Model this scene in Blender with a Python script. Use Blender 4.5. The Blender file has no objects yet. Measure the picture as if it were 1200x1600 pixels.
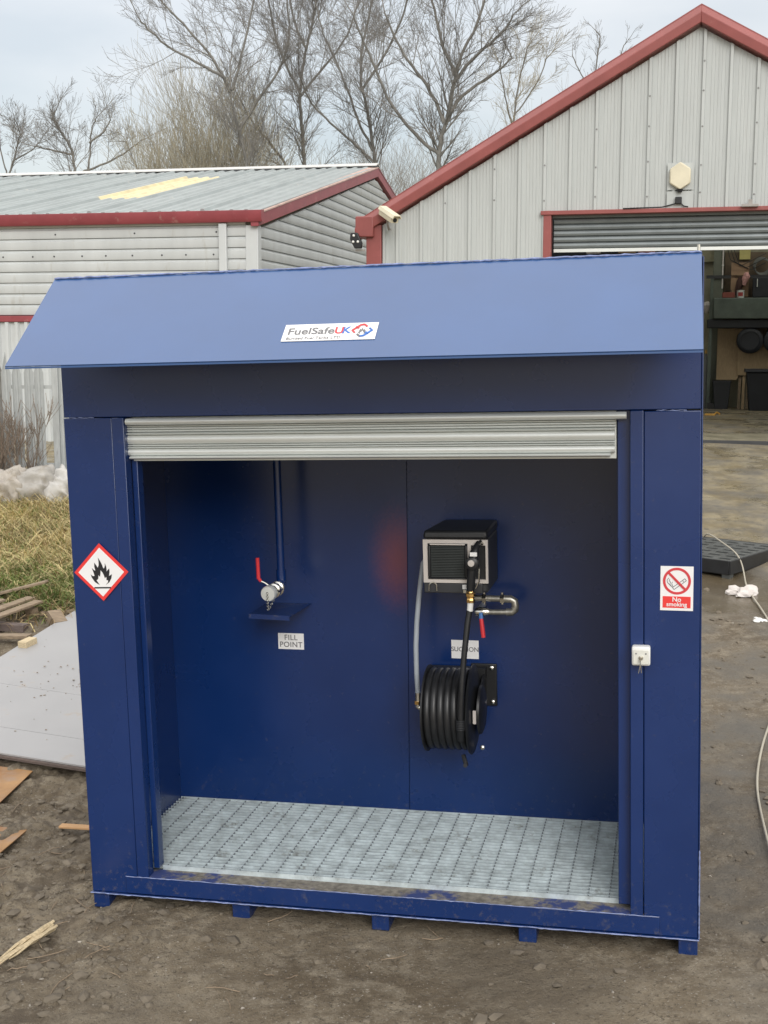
import bpy, bmesh, math, random
import numpy as np
from mathutils import Matrix, Vector
from mathutils.geometry import tessellate_polygon

random.seed(7); rng = np.random.default_rng(7)
R = math.radians
scene = bpy.context.scene
col = scene.collection

# ------------------------------------------------------------------ camera, world, sun, exposure
CAMZ = 2.83
cd = bpy.data.cameras.new('camera'); cam = bpy.data.objects.new('camera', cd); col.objects.link(cam)
cam.location = (0, 0, CAMZ); cam.rotation_euler = (math.pi/2 - 0.142615, 0, 0)
cd.sensor_fit = 'VERTICAL'; cd.sensor_height = 36; cd.lens = 1950/1600*36
cd.clip_start = 0.05; cd.clip_end = 2000
scene.camera = cam

w = bpy.data.worlds.new('World'); scene.world = w; w.use_nodes = True
nt = w.node_tree; nt.nodes.clear(); N = nt.nodes.new; LK = nt.links.new
SUN_EL, SUN_AZ = R(28), R(168)          # sun behind the camera, a little to its right
sky = N('ShaderNodeTexSky'); sky.sky_type = 'NISHITA'; sky.sun_disc = False
sky.sun_elevation = SUN_EL; sky.sun_rotation = SUN_AZ
bg1 = N('ShaderNodeBackground'); bg1.inputs['Strength'].default_value = 0.05
LK(sky.outputs[0], bg1.inputs['Color'])
tc = N('ShaderNodeTexCoord'); sep = N('ShaderNodeSeparateXYZ'); LK(tc.outputs['Generated'], sep.inputs[0])
mx = N('ShaderNodeMath'); mx.operation = 'MAXIMUM'; mx.inputs[1].default_value = 0; LK(sep.outputs['Z'], mx.inputs[0])
ma = N('ShaderNodeMath'); ma.operation = 'MULTIPLY_ADD'; LK(mx.outputs[0], ma.inputs[0])
ma.inputs[1].default_value = 1.65; ma.inputs[2].default_value = 0.28      # overcast sky, brighter overhead
mp = N('ShaderNodeMapping'); mp.inputs['Scale'].default_value = (1, 1, 2.6); mp.inputs['Location'].default_value = (.9, .2, .4); LK(tc.outputs['Generated'], mp.inputs[0])
nz = N('ShaderNodeTexNoise'); nz.inputs['Scale'].default_value = 3.2; nz.inputs['Detail'].default_value = 5; nz.inputs['Roughness'].default_value = .5
LK(mp.outputs[0], nz.inputs['Vector'])
cr = N('ShaderNodeValToRGB'); LK(nz.outputs['Fac'], cr.inputs['Fac'])
cr.color_ramp.elements[0].position = .36; cr.color_ramp.elements[0].color = (.80, .785, .745, 1)
cr.color_ramp.elements[1].position = .60; cr.color_ramp.elements[1].color = (1.06, .995, .915, 1)
vm = N('ShaderNodeVectorMath'); vm.operation = 'SCALE'; LK(cr.outputs['Color'], vm.inputs[0]); LK(ma.outputs[0], vm.inputs['Scale'])
bg2 = N('ShaderNodeBackground'); LK(vm.outputs[0], bg2.inputs['Color']); bg2.inputs['Strength'].default_value = 0.97
ad = N('ShaderNodeAddShader'); LK(bg1.outputs[0], ad.inputs[0]); LK(bg2.outputs[0], ad.inputs[1])
wo = N('ShaderNodeOutputWorld'); LK(ad.outputs[0], wo.inputs['Surface'])

sd = bpy.data.lights.new('sun', 'SUN'); sd.energy = 1.5; sd.angle = R(30); sd.color = (1, .98, .955)
so = bpy.data.objects.new('sun', sd); col.objects.link(so)
sdir = Vector((math.sin(SUN_AZ)*math.cos(SUN_EL), math.cos(SUN_AZ)*math.cos(SUN_EL), math.sin(SUN_EL)))
so.rotation_euler = (-sdir).to_track_quat('-Z', 'Y').to_euler(); so.location = (-10, -10, 20)

vs = scene.view_settings
vs.view_transform = 'Standard'; vs.look = 'None'; vs.gamma = 1; vs.exposure = 0.12; vs.use_curve_mapping = False
scene.render.engine = 'CYCLES'
scene.cycles.max_bounces = 8; scene.cycles.transparent_max_bounces = 12
try: scene.cycles.use_denoising = True
except Exception: pass

# ------------------------------------------------------------------ materials
MATS = {}
def mat(name, c, rough=.6, metal=0., var=.12, scale=4., c2=None, bump=0., bscale=40., coat=0., spec=.5, rvar=0., stretch=None, dirt=None, dirt_lo=.55, dirt_hi=.75, dscale=6., trans=0., detail=5, ior=0., pos=False):
    m = bpy.data.materials.new(name); m.use_nodes = True; MATS[name] = m
    t = m.node_tree; b = t.nodes['Principled BSDF']; n = t.nodes.new; l = t.links.new
    tcn = n('ShaderNodeTexCoord'); vec = tcn.outputs['Object']
    if pos: vec = n('ShaderNodeNewGeometry').outputs['Position']
    if stretch:
        mpn = n('ShaderNodeMapping'); mpn.inputs['Scale'].default_value = stretch; l(vec, mpn.inputs[0]); vec = mpn.outputs[0]
    ns = n('ShaderNodeTexNoise'); ns.inputs['Scale'].default_value = scale; ns.inputs['Detail'].default_value = detail; ns.inputs['Roughness'].default_value = .6
    l(vec, ns.inputs['Vector'])
    ramp = n('ShaderNodeValToRGB'); l(ns.outputs['Fac'], ramp.inputs['Fac'])
    a = [max(0, x*(1-var)) for x in c]; bb = c2 if c2 else [x*(1+var) for x in c]
    ramp.color_ramp.elements[0].position = .33; ramp.color_ramp.elements[0].color = (*a, 1)
    ramp.color_ramp.elements[1].position = .67; ramp.color_ramp.elements[1].color = (*bb, 1)
    out = ramp.outputs['Color']
    if dirt:
        n2 = n('ShaderNodeTexNoise'); n2.inputs['Scale'].default_value = dscale; n2.inputs['Detail'].default_value = 8; n2.inputs['Roughness'].default_value = .7
        l(vec, n2.inputs['Vector'])
        mr = n('ShaderNodeMapRange'); mr.inputs['From Min'].default_value = dirt_lo; mr.inputs['From Max'].default_value = dirt_hi; l(n2.outputs['Fac'], mr.inputs['Value'])
        mi = n('ShaderNodeMix'); mi.data_type = 'RGBA'; l(mr.outputs[0], mi.inputs['Factor']); l(out, mi.inputs['A']); mi.inputs['B'].default_value = (*dirt, 1); out = mi.outputs['Result']
    l(out, b.inputs['Base Color'])
    b.inputs['Roughness'].default_value = rough; b.inputs['Metallic'].default_value = metal
    b.inputs['Specular IOR Level'].default_value = spec
    if ior: b.inputs['IOR'].default_value = ior
    if coat: b.inputs['Coat Weight'].default_value = coat; b.inputs['Coat Roughness'].default_value = .22
    if trans: b.inputs['Transmission Weight'].default_value = trans
    if rvar:
        mr2 = n('ShaderNodeMapRange'); l(ns.outputs['Fac'], mr2.inputs['Value']); mr2.inputs['From Min'].default_value = .3; mr2.inputs['From Max'].default_value = .7
        mr2.inputs['To Min'].default_value = max(.02, rough-rvar); mr2.inputs['To Max'].default_value = min(1, rough+rvar); l(mr2.outputs[0], b.inputs['Roughness'])
    if bump:
        n3 = n('ShaderNodeTexNoise'); n3.inputs['Scale'].default_value = bscale; n3.inputs['Detail'].default_value = 6; l(vec, n3.inputs['Vector'])
        bp = n('ShaderNodeBump'); bp.inputs['Strength'].default_value = bump; bp.inputs['Distance'].default_value = .01; l(n3.outputs['Fac'], bp.inputs['Height']); l(bp.outputs[0], b.inputs['Normal'])
    return m

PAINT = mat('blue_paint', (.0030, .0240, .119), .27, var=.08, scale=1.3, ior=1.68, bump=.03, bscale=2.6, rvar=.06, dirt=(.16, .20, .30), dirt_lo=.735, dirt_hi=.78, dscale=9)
SKYLIT_PAINT = mat('canopy_skylit_paint', (.030, .088, .240), .28, var=.09, scale=1.1, coat=.3, ior=1.72, bump=.035, bscale=2.2)  # body paint made lighter: sky sheen on the canopy put into its colour
WELD = mat('bare_weld', (.19, .235, .42), .4, var=.35, scale=30, spec=.6)
GALV = mat('galvanised', (.74, .77, .75), .36, metal=.4, var=.04, scale=5, rvar=.04, stretch=(.3, 1, 1))
GRATE = mat('grating_zinc', (.60, .68, .705), .42, metal=.35, var=.22, scale=14, dirt=(.24, .25, .235), dirt_lo=.58, dirt_hi=.70, dscale=8, pos=True)
TRAY = mat('tray_steel', (.13, .15, .16), .6, var=.3, scale=6)
SAND = mat('sandy_dirt', (.19, .175, .15), .95, var=.4, scale=30, dirt=(.03, .05, .17), dirt_lo=.52, dirt_hi=.60, dscale=5)
PALB = mat('pallet_plastic', (.075, .08, .078), .45, var=.25, scale=6)
BLACK = mat('black_plastic', (.014, .015, .017), .42, var=.2, scale=10)
RUBBER = mat('black_rubber', (.018, .019, .021), .38, var=.2, scale=20)
CASE = mat('charcoal_case', (.03, .032, .036), .5, var=.12, scale=8)
SILVER = mat('silver_plate', (.62, .58, .55), .4, metal=.3, var=.06, scale=8)
GRILLE = mat('grille_green_black', (.035, .042, .042), .45, var=.15)
CHROME = mat('bright_metal', (.72, .71, .66), .25, metal=1., var=.1, scale=25)
BRASS = mat('brass', (.75, .48, .18), .3, metal=1., var=.12, scale=40)
REDV = mat('red_vinyl', (.62, .03, .04), .45, var=.06)
BLUEV = mat('blue_vinyl', (.05, .16, .42), .5, var=.08)
WHITE = mat('white_plastic', (.78, .78, .76), .4, var=.03)
STICK = mat('white_sticker', (.80, .80, .80), .45, var=.02)
REDS = mat('sign_red', (.74, .045, .04), .45, var=.04)
REDN = mat('prohibition_red', (.60, .05, .06), .45, var=.04)
INK = mat('black_ink', (.016, .016, .018), .5, var=.05)
INKG = mat('grey_ink', (.16, .16, .17), .5, var=.05)
INKB = mat('blue_ink', (.05, .16, .50), .5, var=.05)
INKR = mat('red_ink', (.62, .06, .07), .5, var=.05)
CLEAR = mat('clear_hose', (.50, .55, .60), .2, var=.1, trans=.35)
CREAMC = mat('cream_cladding', (.535, .56, .56), .5, var=.07, scale=1.2, dirt=(.40, .39, .34), dirt_lo=.58, dirt_hi=.8, dscale=3, stretch=(1.5, 1.5, .35))
GREYC = mat('shed_cladding', (.46, .485, .475), .55, var=.06, scale=3, stretch=(4, 4, .3), dirt=(.36, .35, .32), dirt_lo=.60, dirt_hi=.85, dscale=2)
ROOFM = mat('roof_sheet', (.30, .335, .335), .45, var=.1, scale=1.4, dirt=(.50, .47, .42), dirt_lo=.62, dirt_hi=.78, dscale=2.5)
ROOFL = mat('rooflight', (.66, .58, .36), .5, var=.14, scale=3)
RIDGE = mat('ridge_white', (.62, .62, .60), .5, var=.05)
DKFILL = mat('dark_filler', (.05, .052, .055), .8)
RED = mat('red_trim', (.27, .074, .068), .45, var=.1, scale=2.5, dirt=(.36, .16, .14), dirt_lo=.62, dirt_hi=.8, dscale=5)
MAROON = mat('maroon_trim', (.27, .055, .065), .45, var=.12, scale=2.5, dirt=(.42, .27, .23), dirt_lo=.6, dirt_hi=.78, dscale=4)
CREAMP = mat('cream_paint', (.66, .61, .46), .5, var=.08)
SHUT = mat('grey_shutter', (.20, .225, .23), .4, metal=.3, var=.1, scale=4)
OLIVE = mat('olive_wall', (.32, .31, .23), .8, var=.22, scale=2)
CONC = mat('shed_floor', (.21, .19, .13), .5, var=.22, scale=2.5, rvar=.2, dirt=(.32, .30, .26), dirt_lo=.6, dirt_hi=.72, dscale=8)
GREENM = mat('green_machine', (.085, .11, .095), .5, var=.2)
DARKB = mat('dark_bin', (.014, .017, .024), .5, var=.2)
PLY = mat('plywood', (.38, .28, .17), .75, var=.12, scale=5, stretch=(8, 8, 1.2))
CARD = mat('cardboard', (.33, .22, .14), .85, var=.1)
RAGR = mat('red_rag', (.30, .05, .05), .9, var=.3)
RAGW = mat('pale_rag', (.62, .58, .55), .9, var=.12, scale=14)
YELL = mat('yellow_card', (.52, .47, .18), .6)
ORNG = mat('orange_tool', (.55, .30, .05), .5)
FENCE = mat('old_zinc', (.40, .42, .42), .5, metal=.25, var=.16, scale=5, stretch=(2, 2, .5), dirt=(.22, .21, .20), dirt_lo=.58, dirt_hi=.75, dscale=5)
SHEETW = mat('pale_sheet', (.345, .345, .35), .40, var=.05, scale=2.5, dirt=(.36, .30, .24), dirt_lo=.60, dirt_hi=.72, dscale=5, rvar=.08)
PLYEDGE = mat('sheet_edge', (.14, .11, .10), .8, var=.3, scale=20, stretch=(1, 1, 12))
RUST = mat('rusty_plate', (.33, .16, .06), .6, var=.35, scale=3, dirt=(.30, .22, .17), dirt_lo=.5, dirt_hi=.7, dscale=4, c2=(.42, .24, .10))
WOODG = mat('weathered_wood', (.25, .19, .13), .85, var=.25, scale=6, stretch=(1.5, 9, 9), bump=.3, bscale=20)
WOODP = mat('pale_wood', (.55, .45, .29), .8, var=.2, scale=8, stretch=(2, 12, 12), bump=.3, bscale=20)
SACK = mat('sack_white', (.47, .46, .44), .8, var=.12, scale=7, dirt=(.33, .29, .24), dirt_lo=.55, dirt_hi=.75, dscale=5, bump=.3, bscale=14)
SACKG = mat('sack_grey', (.36, .345, .32), .8, var=.15, scale=7, dirt=(.26, .23, .19), dirt_lo=.50, dirt_hi=.72, dscale=6, bump=.4, bscale=14)
SACKD = mat('sack_dirty', (.38, .35, .31), .85, var=.2, scale=7, dirt=(.22, .18, .13), dirt_lo=.5, dirt_hi=.7, dscale=5, bump=.3, bscale=14)
CABLE = mat('beige_cable', (.40, .37, .30), .6, var=.1)
BARK = mat('bark', (.165, .158, .142), .9, var=.3, scale=3)
TWIG = mat('twig', (.215, .205, .19), .9, var=.25, scale=1)
TWIGT = mat('tan_twig', (.36, .325, .24), .9, var=.3, scale=1)
FARTW = mat('far_twig', (.27, .245, .21), .9, var=.25, scale=1)
STRAW = mat('straw', (.56, .46, .23), .8, var=.3, scale=3)
STRAWD = mat('brown_straw', (.31, .22, .11), .85, var=.35, scale=3)
GRASSG = mat('green_grass', (.17, .235, .055), .7, var=.35, scale=3)
WEED = mat('dead_weed', (.22, .17, .13), .9, var=.3, scale=4)
PEB = mat('pebble', (.27, .245, .21), .85, var=.45, scale=2)
MUDC = mat('mud_clod', (.145, .122, .092), .95, var=.25, scale=6)

def splash(m):
    t = m.node_tree; n = t.nodes.new; l = t.links.new; b = t.nodes['Principled BSDF']; src = b.inputs['Base Color'].links[0].from_socket
    tcn = n('ShaderNodeTexCoord'); sp = n('ShaderNodeSeparateXYZ'); l(tcn.outputs['Object'], sp.inputs[0])
    ns = n('ShaderNodeTexNoise'); ns.inputs['Scale'].default_value = 26; ns.inputs['Detail'].default_value = 7; ns.inputs['Roughness'].default_value = .75; l(tcn.outputs['Object'], ns.inputs['Vector'])
    a = n('ShaderNodeMapRange'); l(sp.outputs['Z'], a.inputs['Value']); a.inputs['From Min'].default_value = -.1; a.inputs['From Max'].default_value = .45; a.inputs['To Min'].default_value = .10; a.inputs['To Max'].default_value = 0
    ad_ = n('ShaderNodeMath'); ad_.operation = 'ADD'; l(ns.outputs['Fac'], ad_.inputs[0]); l(a.outputs[0], ad_.inputs[1])
    r_ = n('ShaderNodeMapRange'); l(ad_.outputs[0], r_.inputs['Value']); r_.inputs['From Min'].default_value = .62; r_.inputs['From Max'].default_value = .76; r_.inputs['To Min'].default_value = 0; r_.inputs['To Max'].default_value = .5
    mi = n('ShaderNodeMix'); mi.data_type = 'RGBA'; l(r_.outputs[0], mi.inputs['Factor']); l(src, mi.inputs['A']); mi.inputs['B'].default_value = (.11, .105, .11, 1); l(mi.outputs['Result'], b.inputs['Base Color'])
splash(PAINT)
# red reflection painted into the back panel's base colour
def red_reflection_panel():
    m = PAINT.copy(); m.name = 'blue_paint_red_reflection'; t = m.node_tree; n = t.nodes.new; l = t.links.new
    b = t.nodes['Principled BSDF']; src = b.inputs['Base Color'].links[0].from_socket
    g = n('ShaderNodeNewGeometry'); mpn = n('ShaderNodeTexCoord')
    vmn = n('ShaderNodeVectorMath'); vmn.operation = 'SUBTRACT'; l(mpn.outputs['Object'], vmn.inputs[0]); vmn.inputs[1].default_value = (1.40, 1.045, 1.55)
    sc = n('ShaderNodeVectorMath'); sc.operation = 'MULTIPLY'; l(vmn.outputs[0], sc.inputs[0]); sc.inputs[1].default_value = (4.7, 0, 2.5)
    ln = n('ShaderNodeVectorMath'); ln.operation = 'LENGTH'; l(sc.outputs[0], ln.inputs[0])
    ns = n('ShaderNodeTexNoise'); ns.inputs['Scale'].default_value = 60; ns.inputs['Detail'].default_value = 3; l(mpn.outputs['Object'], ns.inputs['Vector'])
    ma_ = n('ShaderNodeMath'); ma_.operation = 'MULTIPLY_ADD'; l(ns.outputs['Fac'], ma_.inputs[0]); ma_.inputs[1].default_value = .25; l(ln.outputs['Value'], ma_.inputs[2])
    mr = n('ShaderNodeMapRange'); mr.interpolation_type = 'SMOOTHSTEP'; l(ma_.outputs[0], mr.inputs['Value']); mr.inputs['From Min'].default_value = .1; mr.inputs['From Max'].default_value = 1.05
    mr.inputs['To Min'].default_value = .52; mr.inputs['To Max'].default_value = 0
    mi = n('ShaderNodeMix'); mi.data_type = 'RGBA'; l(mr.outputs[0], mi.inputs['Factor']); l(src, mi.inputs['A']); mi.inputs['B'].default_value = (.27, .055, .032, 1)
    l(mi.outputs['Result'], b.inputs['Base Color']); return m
RED_REFLECT = red_reflection_panel()

# ------------------------------------------------------------------ mesh helpers
class MB:
    def __init__(s): s.v = []; s.f = []
    def add(s, v, f):
        o = len(s.v); s.v += [tuple(map(float, p)) for p in v]; s.f += [tuple(o+i for i in q) for q in f]; return s
    def hexa(s, p):      # 8 corners: bottom ring 0-3, top ring 4-7
        return s.add(p, [(3, 2, 1, 0), (4, 5, 6, 7), (0, 1, 5, 4), (1, 2, 6, 5), (2, 3, 7, 6), (3, 0, 4, 7)])
    def box(s, x0, y0, z0, x1, y1, z1):
        return s.hexa([(x0, y0, z0), (x1, y0, z0), (x1, y1, z0), (x0, y1, z0), (x0, y0, z1), (x1, y0, z1), (x1, y1, z1), (x0, y1, z1)])
    def rings(s, rings, cap=True, closed=False):
        n = len(rings[0]); o = len(s.v); k = len(rings)
        for r in rings: s.v += [tuple(map(float, p)) for p in r]
        for i in range(k if closed else k-1):
            j = (i+1) % k
            for q in range(n):
                s.f.append((o+i*n+q, o+i*n+(q+1) % n, o+j*n+(q+1) % n, o+j*n+q))
        if cap and not closed:
            s.f.append(tuple(o+q for q in reversed(range(n)))); s.f.append(tuple(o+(k-1)*n+q for q in range(n)))
        return s
    def tube(s, pts, r, n=8, cap=True):
        pts = [Vector(p) for p in pts]; k = len(pts); rs = r if hasattr(r, '__len__') else [r]*k; out = []; up = None
        for i in range(k):
            t = (pts[min(i+1, k-1)]-pts[max(i-1, 0)]).normalized()
            if up is None: up = t.orthogonal().normalized()
            up = (up - t*up.dot(t)); up = up.normalized() if up.length > 1e-6 else t.orthogonal().normalized()
            b = t.cross(up)
            out.append([pts[i]+(up*math.cos(a)+b*math.sin(a))*rs[i] for a in [2*math.pi*q/n for q in range(n)]])
        return s.rings(out, cap)
    def cyl(s, p, q, r, r2=None, n=16): return s.tube([p, q], [r, r if r2 is None else r2], n)
    def lathe(s, c, ax, prof, n=24):     # prof: (distance along axis, radius)
        c = Vector(c); ax = Vector(ax).normalized(); u = ax.orthogonal().normalized(); v = ax.cross(u)
        return s.rings([[c+ax*d+(u*math.cos(a)+v*math.sin(a))*max(r, 1e-4) for a in [2*math.pi*q/n for q in range(n)]] for d, r in prof])
    def torus(s, c, ax, R_, r, n=36, m=10):
        c = Vector(c); ax = Vector(ax).normalized(); u = ax.orthogonal().normalized(); v = ax.cross(u); rr = []
        for i in range(n):
            a = 2*math.pi*i/n; d = u*math.cos(a)+v*math.sin(a)
            rr.append([c+d*R_+(d*math.cos(b)+ax*math.sin(b))*r for b in [2*math.pi*q/m for q in range(m)]])
        return s.rings(rr, closed=True)
    def sphere(s, c, r, n=12, m=8, sq=(1, 1, 1)):
        rr = []
        for i in range(1, m):
            a = math.pi*i/m
            rr.append([(c[0]+sq[0]*r*math.sin(a)*math.cos(b), c[1]+sq[1]*r*math.sin(a)*math.sin(b), c[2]-sq[2]*r*math.cos(a)) for b in [2*math.pi*q/n for q in range(n)]])
        return s.rings(rr)
    def poly(s, pts2, fn, depth):        # extruded flat outline; fn(u, v, d) -> 3D, front at d=0
        k = len(pts2); A = [fn(u, v, 0) for u, v in pts2]; B = [fn(u, v, depth) for u, v in pts2]
        tri = tessellate_polygon([[Vector((u, v, 0)) for u, v in pts2]])
        f = [tuple(t) for t in tri]+[tuple(k+i for i in reversed(t)) for t in tri]+[(i, (i+1) % k, k+(i+1) % k, k+i) for i in range(k)]
        return s.add(A+B, f)
    def sweep(s, prof, x0, x1, fn):      # closed profile (a,b) swept between x0 and x1
        return s.rings([[fn(x, a, b) for a, b in prof] for x in (x0, x1)])
    def build(s, name, m, parent=None, base=(0, 0, 0), smooth=True, bevel=0, angle=35):
        me = bpy.data.meshes.new(name)
        V = np.array(s.v, dtype=np.float64)-np.array(base)
        me.from_pydata(V.tolist(), [], s.f); me.update()
        bm = bmesh.new(); bm.from_mesh(me); bmesh.ops.recalc_face_normals(bm, faces=bm.faces); bm.to_mesh(me); bm.free()
        if isinstance(m, (list, tuple)):
            for q in m: me.materials.append(q)
        else: me.materials.append(m)
        if smooth:
            me.polygons.foreach_set('use_smooth', [True]*len(me.polygons)); me.set_sharp_from_angle(angle=R(angle))
        o = bpy.data.objects.new(name, me); col.objects.link(o)
        if parent: o.parent = parent
        if bevel:
            b = o.modifiers.new('bevel', 'BEVEL'); b.width = bevel; b.segments = 2; b.limit_method = 'ANGLE'; b.angle_limit = R(40); b.harden_normals = False
        return o

def tag(o, label=None, cat=None, group=None, kind=None):
    if label: o['label'] = label
    if cat: o['category'] = cat
    if group: o['group'] = group
    if kind: o['kind'] = kind
    return o
def thing(name, label, cat, M=None, group=None):
    o = bpy.data.objects.new(name, None); col.objects.link(o); o.empty_display_size = .1
    if M is not None: o.matrix_world = M
    return tag(o, label, cat, group)
def bx(name, m, parent, a, b, base=(0, 0, 0), bevel=0):
    return MB().box(*a, *b).build(name, m, parent, base, bevel=bevel)
def linkcopy(o, parent, loc):
    c = o.copy(); col.objects.link(c); c.parent = parent; c.location = loc; return c
T = Matrix.Translation
def wm(x, y, z, rz=0): return T((x, y, z)) @ Matrix.Rotation(rz, 4, 'Z')

def grid_noise(X, Y, seed, octaves):
    """cheap value noise, vectorised"""
    out = np.zeros_like(X)
    for i, (f, a) in enumerate(octaves):
        r = np.random.default_rng(seed+i*17); tab = r.random((256, 256))
        u = X*f+r.random()*100; v = Y*f+r.random()*100
        iu = np.floor(u).astype(int); iv = np.floor(v).astype(int); fu = u-iu; fv = v-iv
        fu = fu*fu*(3-2*fu); fv = fv*fv*(3-2*fv)
        g = lambda a_, b_: tab[a_ % 256, b_ % 256]
        out += a*((g(iu, iv)*(1-fu)+g(iu+1, iv)*fu)*(1-fv)+(g(iu, iv+1)*(1-fu)+g(iu+1, iv+1)*fu)*fv-.5)
    return out

def GB(x, y):
    x = np.asarray(x, float); y = np.asarray(y, float)
    z = -.06+.024*(np.clip(x, -3.5, 3.5)+1.48)
    k = .097-.02*np.clip((1-x)/6, 0, 1)
    sp = lambda q: .8*np.logaddexp(0, (y-q)/.8)
    return z+k*(sp(9)-sp(20.5))
def G(x, y): return float(GB(x, y))
def ground_relief(X, Y):
    near = 1/(1+np.exp((Y-12)/1.2))
    h = grid_noise(X, Y, 3, [(.7, .03), (1.7, .02), (4.5, .016), (11, .010), (26, .006)])
    left = 1/(1+np.exp((X+1.2)/.5))            # churned mud beside and left of the kiosk
    rough = grid_noise(X, Y, 40, [(3.5, .05), (8, .042), (17, .034), (34, .022)])
    h = h*near + 1.45*rough*left*near*(1/(1+np.exp(-(Y-5.3)/.4)))
    return h*.9

# ------------------------------------------------------------------ ground
def axis(lo, hi, step, far, g=1.18):
    a = list(np.arange(lo, hi, step)); s = step; p = a[-1]
    while p < far: s *= g; p += s; a.append(p)
    s = step; p = a[0]; pre = []
    while p > -far: s *= g; p -= s; pre.append(p)
    return np.array(pre[::-1]+a)
xs = axis(-3.4, 3.6, .0165, 420); ys1 = np.arange(4.4, 8.8, .0145)
ys = list(ys1); s = .0145; p = ys[-1]
while p < 500: s = min(s*1.02, .09) if p < 22 else s*1.15; p += s; ys.append(p)
s = .05; p = 4.4; pre = []
while p > -300: s *= 1.3; p -= s; pre.append(p)
ys = np.array(pre[::-1]+ys)
XX, YY = np.meshgrid(xs, ys); ZZ = GB(XX, YY)+ground_relief(XX, YY)
# keep it clear of the skids
nx, ny = len(xs), len(ys)
V = np.stack([XX, YY, ZZ], -1).reshape(-1, 3)
ii = np.arange(nx*ny).reshape(ny, nx); F = np.stack([ii[:-1, :-1], ii[:-1, 1:], ii[1:, 1:], ii[1:, :-1]], -1).reshape(-1, 4)
me = bpy.data.meshes.new('ground'); me.vertices.add(len(V)); me.vertices.foreach_set('co', V.ravel())
me.loops.add(F.size); me.loops.foreach_set('vertex_index', F.ravel()); me.polygons.add(len(F)); me.polygons.foreach_set('loop_start', np.arange(0, F.size, 4)); me.update(calc_edges=True)
me.polygons.foreach_set('use_smooth', [True]*len(F))
ground = bpy.data.objects.new('ground', me); col.objects.link(ground); tag(ground, kind='structure')
def ground_mat():
    m = bpy.data.materials.new('yard_mud'); m.use_nodes = True; t = m.node_tree; b = t.nodes['Principled BSDF']; n = t.nodes.new; l = t.links.new
    tcn = n('ShaderNodeTexCoord'); vec = tcn.outputs['Object']
    def noise(sc, det=6, rough=.6, v=vec):
        q = n('ShaderNodeTexNoise'); q.inputs['Scale'].default_value = sc; q.inputs['Detail'].default_value = det; q.inputs['Roughness'].default_value = rough; l(v, q.inputs['Vector']); return q.outputs['Fac']
    def rng_(v, a, b_, c=0., d=1.):
        q = n('ShaderNodeMapRange'); q.interpolation_type = 'SMOOTHSTEP'; l(v, q.inputs['Value']); q.inputs['From Min'].default_value = a; q.inputs['From Max'].default_value = b_; q.inputs['To Min'].default_value = c; q.inputs['To Max'].default_value = d; return q.outputs[0]
    def mix(f, a, b_):
        q = n('ShaderNodeMix'); q.data_type = 'RGBA'
        if isinstance(f, float): q.inputs['Factor'].default_value = f
        else: l(f, q.inputs['Factor'])
        for k, s_ in (('A', a), ('B', b_)):
            if isinstance(s_, tuple): q.inputs[k].default_value = (*s_, 1)
            else: l(s_, q.inputs[k])
        return q.outputs['Result']
    def math_(op, a, b_=None):
        q = n('ShaderNodeMath'); q.operation = op
        for i, s_ in enumerate((a, b_)):
            if s_ is None: continue
            if isinstance(s_, (int, float)): q.inputs[i].default_value = s_
            else: l(s_, q.inputs[i])
        return q.outputs[0]
    sp = n('ShaderNodeSeparateXYZ'); l(vec, sp.inputs[0])
    c = mix(rng_(noise(1.1), .35, .65), (.115, .088, .056), (.215, .176, .122))
    c = mix(rng_(noise(9, 8, .7), .42, .68), c, (.25, .212, .155))
    c = mix(rng_(noise(34, 5, .7), .55, .75), c, (.055, .042, .028))
    c = mix(math_('MULTIPLY', rng_(noise(75, 3, .6), .60, .70), .8), c, (.36, .33, .28))
    c = mix(math_('MULTIPLY', rng_(noise(55, 4, .7), .56, .66), .75), c, (.045, .036, .026))
    damp = rng_(noise(.55, 4, .5), .46, .62)
    c = mix(math_('MULTIPLY', damp, .55), c, (.085, .068, .046))
    leftm = rng_(math_('ADD', sp.outputs['X'], math_('MULTIPLY', noise(1.2), .8)), -.7, -1.2)
    c = mix(math_('MULTIPLY', math_('MULTIPLY', leftm, rng_(noise(7, 7, .7), .48, .60)), .7), c, (.070, .052, .034))
    # damp, greener concrete apron in front of the shed
    far = rng_(math_('ADD', sp.outputs['Y'], math_('MULTIPLY', noise(.8), 3.0)), 13.2, 15.6)
    ap = mix(rng_(noise(1.6, 7, .65), .35, .62), (.17, .135, .070), (.30, .255, .165))
    ap = mix(rng_(noise(5, 8, .7), .55, .7), ap, (.10, .085, .055))
    c = mix(far, c, ap)
    right = rng_(math_('ADD', sp.outputs['X'], math_('MULTIPLY', noise(1.4), 1.0)), 1.7, 2.5)
    c = mix(math_('MULTIPLY', math_('MULTIPLY', right, rng_(noise(2.2, 6), .3, .7)), .85), c, (.112, .106, .094))
    # wet patch by the plastic pallet
    dx = math_('SUBTRACT', sp.outputs['X'], 3.35); dy = math_('SUBTRACT', sp.outputs['Y'], 11.9)
    d = math_('SQRT', math_('ADD', math_('MULTIPLY', dx, dx), math_('MULTIPLY', dy, math_('MULTIPLY', dy, .55))))
    wet = rng_(math_('ADD', d, math_('MULTIPLY', noise(2.5), .7)), 1.25, .75)
    c = mix(math_('MULTIPLY', wet, .8), c, (.085, .066, .040))
    l(c, b.inputs['Base Color'])
    wet2 = math_('MULTIPLY', far, rng_(noise(1.3, 5), .45, .6))
    allw = math_('MAXIMUM', wet, math_('MULTIPLY', wet2, .85))
    l(rng_(math_('MAXIMUM', allw, math_('MULTIPLY', damp, .5)), 0, 1, .88, .16), b.inputs['Roughness'])
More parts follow.
